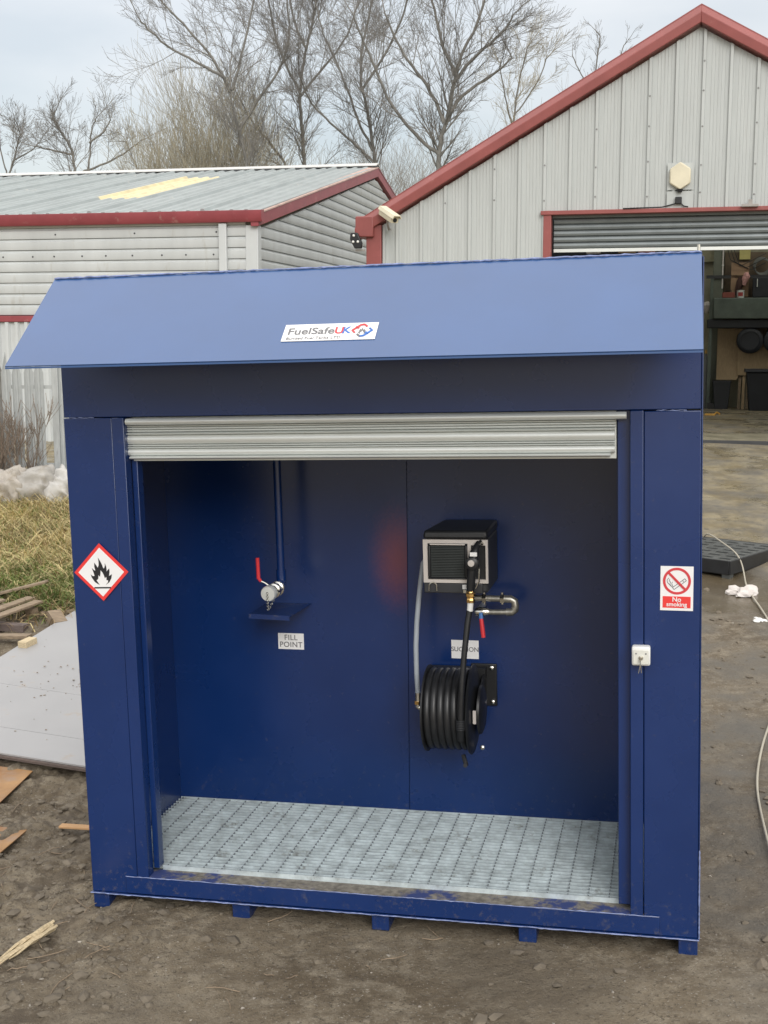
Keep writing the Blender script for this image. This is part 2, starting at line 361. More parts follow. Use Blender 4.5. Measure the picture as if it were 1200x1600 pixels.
    bp = n('ShaderNodeBump'); bp.inputs['Strength'].default_value = .8; bp.inputs['Distance'].default_value = .02
    h = math_('ADD', noise(28, 8, .7), math_('MULTIPLY', noise(110, 4, .6), .5)); h = math_('MULTIPLY', h, math_('SUBTRACT', 1.0, math_('MULTIPLY', allw, .9))); l(h, bp.inputs['Height']); l(bp.outputs[0], b.inputs['Normal'])
    return m
me.materials.append(ground_mat())

# ------------------------------------------------------------------ left building
LP = Vector((-2.315, 23, 0)); LY = .20232
ML = wm(LP.x, LP.y, 0, -LY)      # local x along the long wall (right +), local y = depth
lb = thing('warehouse', 'long low cream warehouse with pale metal roof and maroon trim', 'building', ML)
def lz(y): return 4.72+(6.80-4.72)*y/10.29         # underside of the verge trim on the gable
LEN = 16.0
# horizontal cladding bands on the long wall
prof = lambda z: [(-.028, z+.004), (-.034, z+.016), (-.034, z+.150), (-.006, z+.166), (-.004, z+.196), (.03, z+.196), (.03, z+.004)]
z = 3.16
while z < 4.78:
    b = MB(); b.sweep(prof(z), -LEN, -.18, lambda x, a, c: (x, a, c)); b.build('cladding_band', CREAMC, lb); z += .2
# bands on the gable
z = 3.16
while z < 6.62:
    m_ = lambda zz: max(.17, (zz-4.70)/(6.80-4.72)*10.29) if zz > 4.70 else .17
    b = MB(); rr = [[], []]
    for a, c in prof(z):
        y0 = m_(c+.03); rr[0].append((-a, y0, c)); rr[1].append((-a, 20.58-y0, c))
    if rr[1][0][1]-rr[0][0][1] > .3: b.rings(rr); b.build('cladding_band', CREAMC, lb)
    z += .2
bx('inner_wall', DKFILL, lb, (-LEN, .04, .6), (-.03, .10, 4.7)); bx('inner_wall', DKFILL, lb, (-.10, .12, .6), (-.04, 20.5, 4.7))
wsb = MB().lathe((0, 0, 0), (0, -1, 0), [(0, .016), (.008, .016), (.014, .008)], 8).build('screw', DKFILL, lb); wsb.location = (-.45, -.034, 3.72)
for k in range(22):
    for zz in (3.52, 4.12, 4.52):
        if zz == 4.12 or k % 3 == 0: linkcopy(wsb, lb, (-.75-k*.52+random.uniform(-.06, .06), -.034, zz+.12))
bx('corner_trim', CREAMC, lb, (-.178, -.05, .9), (.055, .168, 4.75), bevel=.01)
bx('downpipe', CREAMC, lb, (-.663, -.13, .9), (-.517, -.045, 4.78), bevel=.012)
b = MB()
for k in range(80):
    x = -LEN+k*.2; b.sweep([(x, -.0), (x+.03, -.06), (x+.09, -.06), (x+.12, -.0), (x+.2, -.0), (x+.2, .03), (x, .03)], .7, 3.03, lambda q, a, c: (a, c, q))
tag(b.build('lower_cladding', CREAMC, lb), kind='stuff')
b = MB()
for k in range(101):
    y = .17+k*.2; b.sweep([(y, .0), (y+.03, .035), (y+.09, .035), (y+.12, .0), (y+.2, .0), (y+.2, -.03), (y, -.03)], .7, 3.03, lambda q, a, c: (c, a, q))
tag(b.build('lower_cladding', CREAMC, lb), kind='stuff')
bx('drip_trim', MAROON, lb, (-.02, .17, 3.035), (.07, 20.4, 3.150), bevel=.008)
bx('drip_trim', MAROON, lb, (-LEN, -.07, 3.035), (-.18, .02, 3.150), bevel=.008)
b = MB(); b.sweep([(-.16, 4.80), (-.20, 4.86), (-.20, 5.0), (-.175, 5.0), (-.03, 5.02), (.0, 4.80)], -LEN, .17, lambda x, a, c: (x, a, c)); b.build('eaves_gutter', MAROON, lb)
# roof sheets
sl = math.atan2(6.99-4.95, 10.29); RLEN = 10.55
u_ = Vector((0, math.cos(sl), math.sin(sl))); n_ = Vector((0, -math.sin(sl), math.cos(sl)))
def roof_sheet(x0, m, s0, s1, name, lift=0.):
    pts = []
    for k in range(4):
        q = x0+k*.275; hh = .052 if k == 0 else .03; pts += [(q, .0), (q+.03, hh), (q+.08, hh), (q+.11, 0)]
    pts += [(x0+1.1, 0)]; full = pts+[(x0+1.1, -.02), (x0, -.02)]
    b = MB(); b.rings([[Vector((x, -.05, 5.005))+u_*s+n_*(h+lift) for x, h in full] for s in (s0, s1)])
    return b.build(name, m, lb, angle=20)
for k in range(15):
    x0 = -k*1.1-1.1+.06
    if k == 3:
        roof_sheet(x0, ROOFM, 0, 2.9, 'roof_sheet'); roof_sheet(x0, ROOFL, 2.9, 8.25, 'rooflight'); roof_sheet(x0, ROOFM, 8.25, RLEN, 'roof_sheet')
    else: roof_sheet(x0, ROOFM, 0, RLEN, 'roof_sheet')
rt = Vector((0, -.05, 5.005))+u_*RLEN
bx('roof_slope', ROOFM, lb, (-LEN, rt.y+.02, rt.z-.4), (0, rt.y+.03, rt.z-.02))
b = MB(); b.hexa([(-LEN, rt.y+.05, rt.z-.05), (.1, rt.y+.05, rt.z-.05), (.1, 20.7, 4.9), (-LEN, 20.7, 4.9), (-LEN, rt.y+.05, rt.z+.0), (.1, rt.y+.05, rt.z+.0), (.1, 20.7, 5.0), (-LEN, 20.7, 5.0)]); b.build('rear_roof', ROOFM, lb)
b = MB(); b.sweep([(rt.y-.24, rt.z+.02), (rt.y, rt.z+.10), (rt.y+.3, rt.z+.02), (rt.y+.3, rt.z+.0), (rt.y, rt.z+.07), (rt.y-.24, rt.z-.0)], -LEN, .1, lambda x, a, c: (x, a, c)); b.build('ridge_cap', RIDGE, lb)
fb = MB().box(-.125, -.012, -.035, .125, .03, .022).build('ridge_filler', DKFILL, lb); fb.location = (-.4, rt.y-.235, rt.z-.02)
for k in range(1, 38): linkcopy(fb, lb, (-.4-k*.4, rt.y-.235, rt.z-.02))
# verge trim: front face + pale top flashing
for side in (0, 1):
    a0 = Vector((0, -.14, 4.93)); a1 = Vector((0, 10.29, 7.02))
    if side: a0 = Vector((0, 20.72, 4.93))
    b = MB()
    b.hexa([Vector((-.05, *a0.yz))+Vector((0, 0, -.21)), Vector((.10, *a0.yz))+Vector((0, 0, -.21)), Vector((.10, *a1.yz))+Vector((0, 0, -.21)), Vector((-.05, *a1.yz))+Vector((0, 0, -.21)),
            Vector((-.05, *a0.yz)), Vector((.10, *a0.yz)), Vector((.10, *a1.yz)), Vector((-.05, *a1.yz))])
    b.build('verge_trim', MAROON, lb, bevel=.008)
    b = MB()
    b.hexa([Vector((-.20, *a0.yz))+Vector((0, 0, .004)), Vector((.112, *a0.yz))+Vector((0, 0, .004)), Vector((.112, *a1.yz))+Vector((0, 0, .004)), Vector((-.20, *a1.yz))+Vector((0, 0, .004)),
            Vector((-.20, *a0.yz))+Vector((0, 0, .05)), Vector((.112, *a0.yz))+Vector((0, 0, .03)), Vector((.112, *a1.yz))+Vector((0, 0, .03)), Vector((-.20, *a1.yz))+Vector((0, 0, .05))])
    b.build('verge_flashing', MAROON if side else mat('faded_flashing', (.50, .34, .29), .5, var=.25, scale=3), lb)

def translucent():
    m = bpy.data.materials.new('fill_light_sheet'); m.use_nodes = True; t = m.node_tree; t.nodes.clear(); n = t.nodes.new
    a = n('ShaderNodeBsdfTranslucent'); a.inputs['Color'].default_value = (.85, .85, .78, 1); d = n('ShaderNodeBsdfDiffuse'); d.inputs['Color'].default_value = (.6, .6, .55, 1)
    x = n('ShaderNodeMixShader'); x.inputs[0].default_value = .25; t.links.new(a.outputs[0], x.inputs[1]); t.links.new(d.outputs[0], x.inputs[2]); o = n('ShaderNodeOutputMaterial'); t.links.new(x.outputs[0], o.inputs[0]); return m
TRANSL = translucent()
# ------------------------------------------------------------------ right shed
SP = Vector((4.861, 20, 0)); SY = R(14); MS = wm(SP.x, SP.y, 0, -SY)
sh = thing('shed', 'gabled grey metal shed with red trim and open roller door', 'building', MS)
AP, SLP, EV = 7.50, .572, 5.03
ztop = lambda u: AP-.03-SLP*abs(u)
DW, DH = 2.356, 4.765
ribs = [-5.03]+[-.36+.404*j for j in range(-11, 15)]
ribs = [r for r in ribs if r >= -5.03 and r < 5.0]+[5.03]
for a, c in zip(ribs[:-1], ribs[1:]):
    wd = c-a
    if wd < .08: continue
    prof_ = [(a, 0), (a+.008, -.045), (a+.052, -.045), (a+.06, 0)]
    for q in (.25, .4, .55, .7, .85):
        x = a+.06+(wd-.06)*q; prof_ += [(x-.012, 0), (x-.006, -.006), (x+.006, -.006), (x+.012, 0)]
    prof_ += [(c, 0)]
    segs = [(a, c)]
    b = MB(); vv = []; ff = []
    for i, (x, y) in enumerate(prof_):
        zb = DH if -DW+.02 < x < DW-.02 else .9
        vv += [(x, y, zb), (x, y, ztop(x)), (x, y+.03, zb), (x, y+.03, ztop(x))]
    for i in range(len(prof_)-1):
        o = 4*i
        ff += [(o, o+4, o+5, o+1), (o+2, o+3, o+7, o+6), (o+1, o+5, o+7, o+3)]
    b.add(vv, ff); b.build('cladding_panel', GREYC, sh, smooth=False)
# fixing screws along the panels
sb = MB().lathe((0, 0, 0), (0, -1, 0), [(0, .014), (.006, .014), (.012, .007)], 8).build('screw', mat('screw_grey', (.25, .25, .25), .5), sh); first = True
for j, r in enumerate(ribs[1:-1]):
    if j % 2: continue
    for zz in (4.95, 5.45, 6.0, 6.5, 7.0):
        if zz < ztop(r)-.15:
            pos = (r+.03, -.046, zz+random.uniform(-.05, .05))
            if first: sb.location = pos; first = False
            else: linkcopy(sb, sh, pos)
# corner posts, verge trim
for s_ in (-1, 1):
    bx('corner_post', RED, sh, (s_*5.29, -.10, .9) if s_ < 0 else (5.035, -.10, .9), (-5.035, .12, 4.60) if s_ < 0 else (5.29, .12, 4.60), bevel=.008)
    f = lambda u, z, y: (s_*u, y, z)
    b = MB(); o = 5.47
    zt = lambda u: AP+.32-SLP*u
    b.rings([[(s_*q, y, zt(q)+d) for y, d in ((-.16, -.31), (-.175, -.155), (-.06, -.035), (.25, -.05), (.25, -.31))] for q in (0, o)])
    b.build('verge_trim', RED, sh, bevel=.01)
    b = MB(); b.hexa([(0, -.055, zt(0)-.034), (s_*o, -.055, zt(o)-.034), (s_*o, .35, zt(o)+.05), (0, .35, zt(0)+.05), (0, -.055, zt(0)-.015), (s_*o, -.055, zt(o)-.015), (s_*o, .35, zt(o)+.08), (0, .35, zt(0)+.08)]); b.build('verge_cap', RED, sh)
    bx('eaves_box', RED, sh, (s_*5.46, -.175, 4.40) if s_ < 0 else (5.12, -.175, 4.40), (-5.15, .5, 4.74) if s_ < 0 else (5.46, .5, 4.74), bevel=.02)
    # roof with unseen translucent rooflights added to light the interior
    fill_strip = TRANSL
    for y0, y1, mm, nm in ((.2, 1.6, ROOFM, 'roof_sheet'), (1.6, 4.2, fill_strip, 'rooflight'), (4.2, 5.0, ROOFM, 'roof_sheet'), (5.0, 7.8, fill_strip, 'rooflight'), (7.8, 8.9, ROOFM, 'roof_sheet')):  # these rooflights are added, unseen fill-light strips
        b = MB(); b.hexa([(0, y0, zt(0)-.05), (s_*o, y0, zt(o)-.05), (s_*o, y1, zt(o)-.05), (0, y1, zt(0)-.05), (0, y0, zt(0)-.02), (s_*o, y0, zt(o)-.02), (s_*o, y1, zt(o)-.02), (0, y1, zt(0)-.02)])
        if nm == 'rooflight': b = MB().add([(0, y0, zt(0)-.03), (s_*o, y0, zt(o)-.03), (s_*o, y1, zt(o)-.03), (0, y1, zt(0)-.03)], [(0, 1, 2, 3)])
        b.build(nm, mm, sh)
    bx('side_wall', GREYC, sh, (s_*5.1, .13, .9) if s_ < 0 else (5.0, .13, .9), (-5.0, 8.8, 4.6) if s_ < 0 else (5.1, 8.8, 4.6))
b = MB(); b.poly([(-5.1, .9), (5.1, .9), (5.1, 4.6), (0, AP+.1), (-5.1, 4.6)], lambda u, v, d: (u, 8.82+d, v), .1); b.build('back_wall', OLIVE, sh)
# door frame, roller door
bx('door_jamb', RED, sh, (-2.356, -.06, 1.1), (-2.232, .14, 4.768), bevel=.006); bx('door_jamb', RED, sh, (2.232, -.06, 1.1), (2.356, .14, 4.768), bevel=.006)
bx('door_head', RED, sh, (-2.40, -.085, 4.700), (2.40, .12, 4.764), bevel=.006)
rd = MB().box(-2.22, .10, 4.66, 2.22, .3, 4.72).build('roller_door', SHUT, sh)
for k in range(5):
    z0 = 4.655-k*.096
    b = MB(); b.sweep([(.13, z0), (.10, z0-.02), (.09, z0-.05), (.10, z0-.08), (.135, z0-.094), (.15, z0-.09), (.15, z0)], -2.2, 2.2, lambda x, a, c: (x, a, c)); b.build('slat', SHUT, rd, angle=20)
b = MB().box(-2.2, .10, 4.12, 2.2, .15, 4.172); b.build('bottom_rail', GALV, rd)
bx('threshold_strip', DKFILL, sh, (-2.3, -.02, 1.02), (2.3, .10, 1.125))
bx('floor', CONC, sh, (-5.0, .11, .95), (5.0, 8.8, 1.145))
bx('inner_post', mat('post_green', (.13, .145, .115), .6), sh, (.40, 8.5, 1.15), (.62, 8.8, 6)); bx('inner_rail', DKFILL, sh, (.25, 8.45, 4.02), (4.5, 8.49, 4.09))
bx('wall_panel', mat('olive_light', (.26, .25, .17), .8, var=.15), sh, (-.26, 8.70, 4.4), (.40, 8.81, 5.2)); bx('wall_panel', mat('brown_panel', (.15, .115, .08), .85, var=.2), sh, (.64, 8.72, 2.6), (4.9, 8.81, 4.6))
def onshed(name, label, cat, base, group=None):
    return thing(name, label, cat, MS @ T(base), group), base
# alarm box
t, o = onshed('alarm_box', 'cream hexagonal alarm box high on shed gable', 'alarm', (-.236, -.05, 5.24))
bx('backplate', GREYC, t, (-.43, -.052, 5.04), (-.03, -.047, 5.45), o)
hexp = [(-.236+.185*math.sin(a)*1.0, 5.245+.215*math.cos(a)) for a in [math.pi/3*k for k in range(6)]]
b = MB(); b.poly(hexp, lambda u, v, d: (u, -.13+d, v), .078); b.build('case', CREAMP, t, o, bevel=.02)
b = MB(); b.cyl((-.236, -.09, 5.045), (-.236, -.09, 5.0), .05, .035); b.build('strobe', BLACK, t, o)
t, o = onshed('junction_box', 'small black junction box with cables under alarm box', 'junction box', (-.25, -.05, 4.86))
bx('backplate', GREYC, t, (-.43, -.052, 4.75), (-.03, -.047, 5.02), o); bx('case', BLACK, t, (-.30, -.12, 4.82), (-.20, -.052, 4.93), o, bevel=.01)
b = MB(); b.tube([(-.29, -.08, 4.83), (-.5, -.07, 4.78), (-.8, -.09, 4.775), (-1.1, -.095, 4.77)], .010, 6); b.build('wire', BLACK, t, o)
b = MB(); b.tube([(-.21, -.08, 4.83), (-.17, -.08, 4.79), (-.10, -.09, 4.775)], .010, 6); b.build('wire', BLACK, t, o)
t, o = onshed('light_bracket', 'small rusty bracket on red door head at right edge', 'bracket', (.80, -.1, 4.79))
bx('plate', mat('dull_grey', (.30, .28, .26), .6, var=.2), t, (.70, -.16, 4.75), (.95, -.086, 4.79), o, bevel=.006); bx('arm', MATS['dull_grey'], t, (.80, -.14, 4.79), (.86, -.10, 4.86), o)
# cctv camera
t, o = onshed('security_camera', 'cream security camera on red corner of shed', 'camera', (-4.85, -.1, 4.62))
P0 = Vector((-4.98, -.22, 4.80)); P1 = Vector((-4.70, -.52, 4.63)); ax = (P1-P0).normalized(); sx = ax.cross(Vector((0, 0, 1))).normalized(); up = sx.cross(ax)
b = MB(); rr = []
for q in (P0, P1): rr.append([q+sx*a+up*c for a, c in ((-.065, -.05), (.065, -.05), (.075, .03), (.05, .075), (-.05, .075), (-.075, .03))])
b.rings(rr); b.build('housing', CREAMP, t, o, bevel=.006)
b = MB(); rr = []
for q in (P0-ax*.02, P1+ax*.06): rr.append([q+sx*a+up*c for a, c in ((-.085, .04), (-.06, .092), (.06, .092), (.085, .04), (.075, .035), (.055, .08), (-.055, .08), (-.075, .035))])
b.rings(rr); b.build('sun_shield', CREAMP, t, o)
b = MB(); b.cyl(P1-ax*.001, P1+ax*.01, .035); b.build('lens', BLACK, t, o)
b = MB(); b.tube([(-4.88, -.30, 4.70), (-4.88, -.28, 4.60), (-4.9, -.12, 4.53), (-4.9, -.04, 4.53)], .018, 8); b.build('bracket', MATS['dull_grey'], t, o)
# floodlight
t, o = onshed('floodlight', 'black floodlight hung below shed eaves at left', 'light', (-5.42, -.1, 4.3))
b = MB(); rr = []
for y, s_ in ((-.20, 1), (-.26, 1.0)): rr.append([(-5.42+s_*a, y, 4.34+c) for a, c in ((-.10, .13), (.02, .13), (.10, -.04), (.09, -.13), (-.03, -.13), (-.11, .02))])
b.rings(rr); b.build('head', BLACK, t, o, bevel=.015)
for a, c in ((-.04, .08), (-.05, -.02), (.03, -.02)): MB().sphere((-5.42+a, -.265, 4.34+c), .022, 8, 6).build('lamp', WHITE, t, o)
bx('bracket', MATS['dull_grey'], t, (-5.45, -.2, 4.17), (-5.29, -.16, 4.20), o); b = MB().cyl((-5.43, -.18, 4.40), (-5.43, -.12, 4.45), .015); b.build('arm', MATS['dull_grey'], t, o)

# things inside the shed
def inshed(name, label, cat, base): return thing(name, label, cat, MS @ T(base)), base
t, o = inshed('press', 'dark green metal beam machine inside the shed', 'machine', (1.4, 8.0, 1.15))
bx('beam', GREENM, t, (.42, 7.8, 3.13), (3.6, 8.3, 3.58), o, bevel=.02); bx('lower_beam', DARKB, t, (.30, 7.9, 2.93), (3.6, 8.3, 3.12), o, bevel=.02)
for x in (.34, 3.3): bx('upright', GREENM, t, (x, 7.95, 1.15), (x+.07, 8.1, 4.0), o)
t, o = inshed('dark_cabinet', 'dark cabinet above the green beam inside shed', 'cabinet', (1.9, 8.4, 3.6))
bx('body', DARKB, t, (1.24, 8.15, 3.60), (3.2, 8.44, 4.02), o, bevel=.01); bx('handle', GALV, t, (1.32, 8.10, 3.82), (1.335, 8.14, 3.99), o)
t, o = inshed('plywood_board', 'tan plywood board leaning on the shed back wall', 'board', (.75, 8.3, 1.9))
b = MB(); b.hexa([(.54, 8.2, 1.80), (.98, 8.2, 1.80), (.98, 8.22, 1.80), (.54, 8.22, 1.80), (.54, 8.5, 2.92), (1.4, 8.5, 2.92), (1.4, 8.52, 2.92), (.54, 8.52, 2.92)]); b.build('sheet', PLY, t, o)
bx('ledge', PLY, t, (.98, 8.2, 1.9), (1.9, 8.26, 2.6), o)
t, o = inshed('waste_bin', 'black tapered waste bin standing before plywood board', 'bin', (1.45, 7.5, 1.15))
b = MB(); b.rings([[(1.45+sx_*w_, 7.5+sy_*w_, z_) for sx_, sy_ in ((-1, -1), (1, -1), (1, 1), (-1, 1))] for z_, w_ in ((1.15, .22), (2.0, .30))]); b.build('body', DARKB, t, o, bevel=.02)
b = MB(); b.rings([[(1.45+sx_*w_, 7.5+sy_*w_, z_) for sx_, sy_ in ((-1, -1), (1, -1), (1, 1), (-1, 1))] for z_, w_ in ((2.0, .34), (2.06, .33))]); b.build('rim', DARKB, t, o, bevel=.01)
t, o = inshed('crate', 'small dark crate on the shed floor left of bin', 'crate', (.65, 8.0, 1.15))
b = MB(); b.rings([[(.66+sx_*w_, 8.0+sy_*.2, z_) for sx_, sy_ in ((-1, -1), (1, -1), (1, 1), (-1, 1))] for z_, w_ in ((1.15, .14), (1.76, .19))]); b.build('body', DARKB, t, o, bevel=.01); bx('rim', DARKB, t, (.46, 7.78, 1.74), (.86, 8.22, 1.79), o)
t, o = inshed('dark_drum', 'dark blue round drums hung below the green beam', 'drum', (1.3, 8.0, 2.7))
for x in (1.22, 1.78): MB().lathe((x, 8.35, 2.66), (0, -1, 0), [(0, .24), (.03, .28), (.40, .28), (.43, .25), (.44, .20), (.425, .19), (.42, 0)], 28).build('barrel', DARKB, t, o)
t, o = inshed('cardboard_sheet', 'brown cardboard sheet fixed behind hanging rag', 'cardboard', (.95, 8.6, 4))
bx('sheet', CARD, t, (.78, 8.45, 3.62), (1.16, 8.47, 4.36), o); bx('tape', CARD, t, (.80, 8.440, 4.2), (1.14, 8.449, 4.25), o)
def rag(name, label, pts, m, base, r=.08):
    t, o = inshed(name, label, 'rag', base)
    b = MB(); b.tube(pts, [r*.5, r, r*.9, r*.5], 9); ob = b.build('cloth', m, t, o); return t
rag('hanging_rag', 'dark red rag hanging from rail inside shed', [(1.0, 8.40, 4.05), (.98, 8.40, 3.95), (.95, 8.40, 3.80), (.90, 8.41, 3.64)], mat('dark_rag', (.06, .03, .025), .9), (1, 8.4, 4))
rag('pink_cloth', 'pale pink cloth hung over rail beside dark rag', [(1.10, 8.37, 4.14), (1.11, 8.36, 4.06), (1.07, 8.37, 3.98), (1.06, 8.37, 3.86)], mat('pink_cloth', (.55, .30, .28), .9, var=.3, scale=20), (1.05, 8.4, 4.1))
rag('white_cloth', 'bundled white cloth tied to post beside kiosk roof', [(.27, 8.3, 3.50), (.29, 8.28, 3.42), (.28, 8.28, 3.34), (.27, 8.3, 3.27)], RAGW, (.3, 8.3, 3.4), .10)
t, o = inshed('notice', 'yellow notice card high on shed back wall', 'notice', (1.05, 8.6, 4.6)); bx('card', YELL, t, (.95, 8.66, 4.44), (1.18, 8.68, 4.72), o)
t, o = inshed('label_card', 'small cream label card beside white conduit', 'notice', (.7, 8.6, 4.75)); bx('card', CREAMP, t, (.66, 8.46, 4.70), (.76, 8.48, 4.79), o); bx('print', CARD, t, (.675, 8.455, 4.725), (.745, 8.459, 4.75), o)
t, o = inshed('conduit', 'thin white vertical conduit on the shed post', 'conduit', (.6, 8.4, 4)); bx('channel', RAGW, t, (.585, 8.46, 3.80), (.612, 8.49, 5.2), o); bx('clip', GALV, t, (.575, 8.45, 4.3), (.622, 8.459, 4.32), o)
t, o = inshed('orange_saw', 'orange hand tool lying on the shed floor', 'tool', (.42, 5.6, 1.15))
bx('body', ORNG, t, (.30, 5.5, 1.146), (.50, 5.62, 1.21), o, bevel=.015); b = MB(); b.tube([(.48, 5.55, 1.18), (.54, 5.55, 1.24), (.60, 5.56, 1.20)], .02, 8); b.build('handle', ORNG, t, o)
t, o = inshed('broom', 'dark broom handle leaning by cabinet in shed', 'broom', (.3, 8.2, 1.2)); MB().tube([(.22, 8.3, 2.2), (.44, 7.9, 1.3)], .015, 6).build('handle', BLACK, t, o); bx('head', BLACK, t, (.36, 7.85, 1.146), (.56, 7.95, 1.30), o)
t, o = inshed('cable_reel', 'pale disc reel hung high in dark doorway', 'reel', (-2.1, 6, 4.6)); MB().lathe((-2.15, 7.4, 4.62), (0, -1, 0), [(0, .17), (.05, .17), (.05, .05), (.07, .04)], 24).build('disc', RAGW, t, o); MB().cyl((-2.15, 7.32, 4.62), (-2.15, 7.30, 4.62), .03).build('hub', BLACK, t, o)
t, o = inshed('shelf_goods', 'pink and grey boxes on shelf inside doorway', 'boxes', (-1.2, 7.5, 4.5)); bx('box', mat('pink_box', (.42, .20, .20), .7), t, (-1.2, 7.4, 4.52), (-.85, 7.7, 4.67), o); bx('box', CARD, t, (-1.62, 7.4, 4.52), (-1.25, 7.7, 4.62), o)
t, o = inshed('paint_tin', 'dented grey paint tin standing on the green beam', 'tin', (1.0, 8.0, 3.58)); MB().lathe((.98, 8.0, 3.582), (0, 0, 1), [(0, .08), (.15, .08), (.155, .085), (.165, .085), (.166, .07), (.16, 0)], 16).build('body', GALV, t, o); bx('label', RAGR, t, (.93, 7.912, 3.62), (1.03, 7.922, 3.70), o)
t, o = inshed('tool_box', 'rust red tool box on the green beam by cabinet', 'tool box', (.72, 8.0, 3.58)); bx('body', mat('rust_red', (.20, .055, .04), .6), t, (.60, 7.9, 3.582), (.86, 8.1, 3.70), o, bevel=.01); MB().tube([(.67, 8.0, 3.70), (.67, 8.0, 3.74), (.79, 8.0, 3.74), (.79, 8.0, 3.70)], .008, 6).build('handle', BLACK, t, o)
t, o = inshed('hanging_hose', 'coiled grey hose hanging on the shed wall panel', 'hose', (1.5, 8.6, 4.3))
for k in range(4): MB().torus((1.42+.01*k, 8.60-.02*k, 4.30-.015*k), (.1, 1, .05), .17, .014, 26, 6).build('coil', mat('hose_grey', (.16, .17, .16), .6) if k == 0 else MATS['hose_grey'], t, o)
t, o = inshed('wall_cable', 'loose black cables drooping across shed back wall', 'cable', (.9, 8.5, 4.5))
for k in range(3): MB().tube([(.62+.05*k, 8.44, 4.9), (.75+.1*k, 8.42, 4.42-.06*k), (1.0+.1*k, 8.42, 4.30-.05*k), (1.5, 8.42, 4.55-.1*k)], .008, 5).build('strand', BLACK, t, o)
t, o = inshed('gas_bottle', 'grey gas bottle standing left of plywood board', 'gas bottle', (.3, 8.1, 1.15)); MB().lathe((.30, 8.2, 1.146), (0, 0, 1), [(0, .11), (.02, .115), (1.0, .115), (1.1, .09), (1.16, .04), (1.22, .035), (1.23, 0)], 18).build('body', mat('bottle_grey', (.14, .15, .15), .5), t, o); MB().lathe((.30, 8.2, 2.37), (0, 0, 1), [(0, .02), (.05, .03), (.09, .02)], 10).build('valve', BRASS, t, o)
t, o = inshed('timber_lengths', 'brown timber lengths leaning between plywood and bin', 'timber', (1.05, 8.3, 1.15))
for k in range(3): MB().hexa([(1.0+k*.09, 8.0, 1.146), (1.06+k*.09, 8.0, 1.146), (1.06+k*.09, 8.04, 1.146), (1.0+k*.09, 8.04, 1.146), (1.03+k*.08, 8.4, 2.2+.14*k), (1.09+k*.08, 8.4, 2.2+.14*k), (1.09+k*.08, 8.44, 2.2+.14*k), (1.03+k*.08, 8.44, 2.2+.14*k)]).build('length', PLY if k == 1 else WOODG, t, o)
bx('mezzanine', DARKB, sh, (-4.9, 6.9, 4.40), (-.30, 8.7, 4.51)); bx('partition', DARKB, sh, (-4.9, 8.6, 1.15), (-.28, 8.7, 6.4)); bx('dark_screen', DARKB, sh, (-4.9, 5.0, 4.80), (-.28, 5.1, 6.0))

# ------------------------------------------------------------------ palisade fence
FY = 17.6; fz = .50
fe = thing('palisade_fence', 'grey galvanised palisade fence behind the white sacks', 'fence', wm(-4.9, FY, 0))
FO = (-4.9, FY, 0)
def pale_mb():
    b = MB(); wdt = .134
    pr = [(-wdt/2, .012), (-.030, -.012), (-.012, .006), (.012, .006), (.030, -.012), (wdt/2, .012), (wdt/2, .016), (.030, -.008), (.010, .010), (-.010, .010), (-.030, -.008), (-wdt/2, .016)]
    tops = [2.30, 2.47, 2.58, 2.58, 2.47, 2.30, 2.30, 2.47, 2.58, 2.58, 2.47, 2.30]
    b.rings([[(x, y, fz-.1) for x, y in pr], [(x, y, 2.30) for x, y in pr], [(x*(.95 if abs(x) > .04 else .5), y, zt_) for (x, y), zt_ in zip(pr, tops)]]); return b
pale = pale_mb().build('pale', FENCE, fe, smooth=False); pale.location = (0, 0, 0); k0 = 0
FENCED = mat('dark_aged_zinc', (.17, .165, .155), .7, var=.3, scale=6)
for k in range(-10, 22):
    x = k*.153+.06
    if abs(x-.27) < .06: continue
    c = pale if k == -10 else pale.copy()
    if k != -10: col.objects.link(c); c.parent = fe
    c.location = (x, random.uniform(-.012, .012), random.uniform(-.05, .03)); c.rotation_euler = (0, random.uniform(-.012, .012), random.uniform(-.06, .06))
    if k in (-4,): c.data = pale.data.copy(); c.data.materials[0] = FENCED
bx('post', FENCE, fe, (.235, -.02, .3), (.325, .14, 2.45), (0, 0, 0), bevel=.006); bx('post', FENCE, fe, (-2.3, .03, .3), (-2.2, .14, 2.45)); bx('post', FENCE, fe, (2.8, .03, .3), (2.9, .14, 2.45))
for zz in (.95, 2.05): bx('rail', FENCE, fe, (-2.6, .03, zz), (3.2, .08, zz+.05))

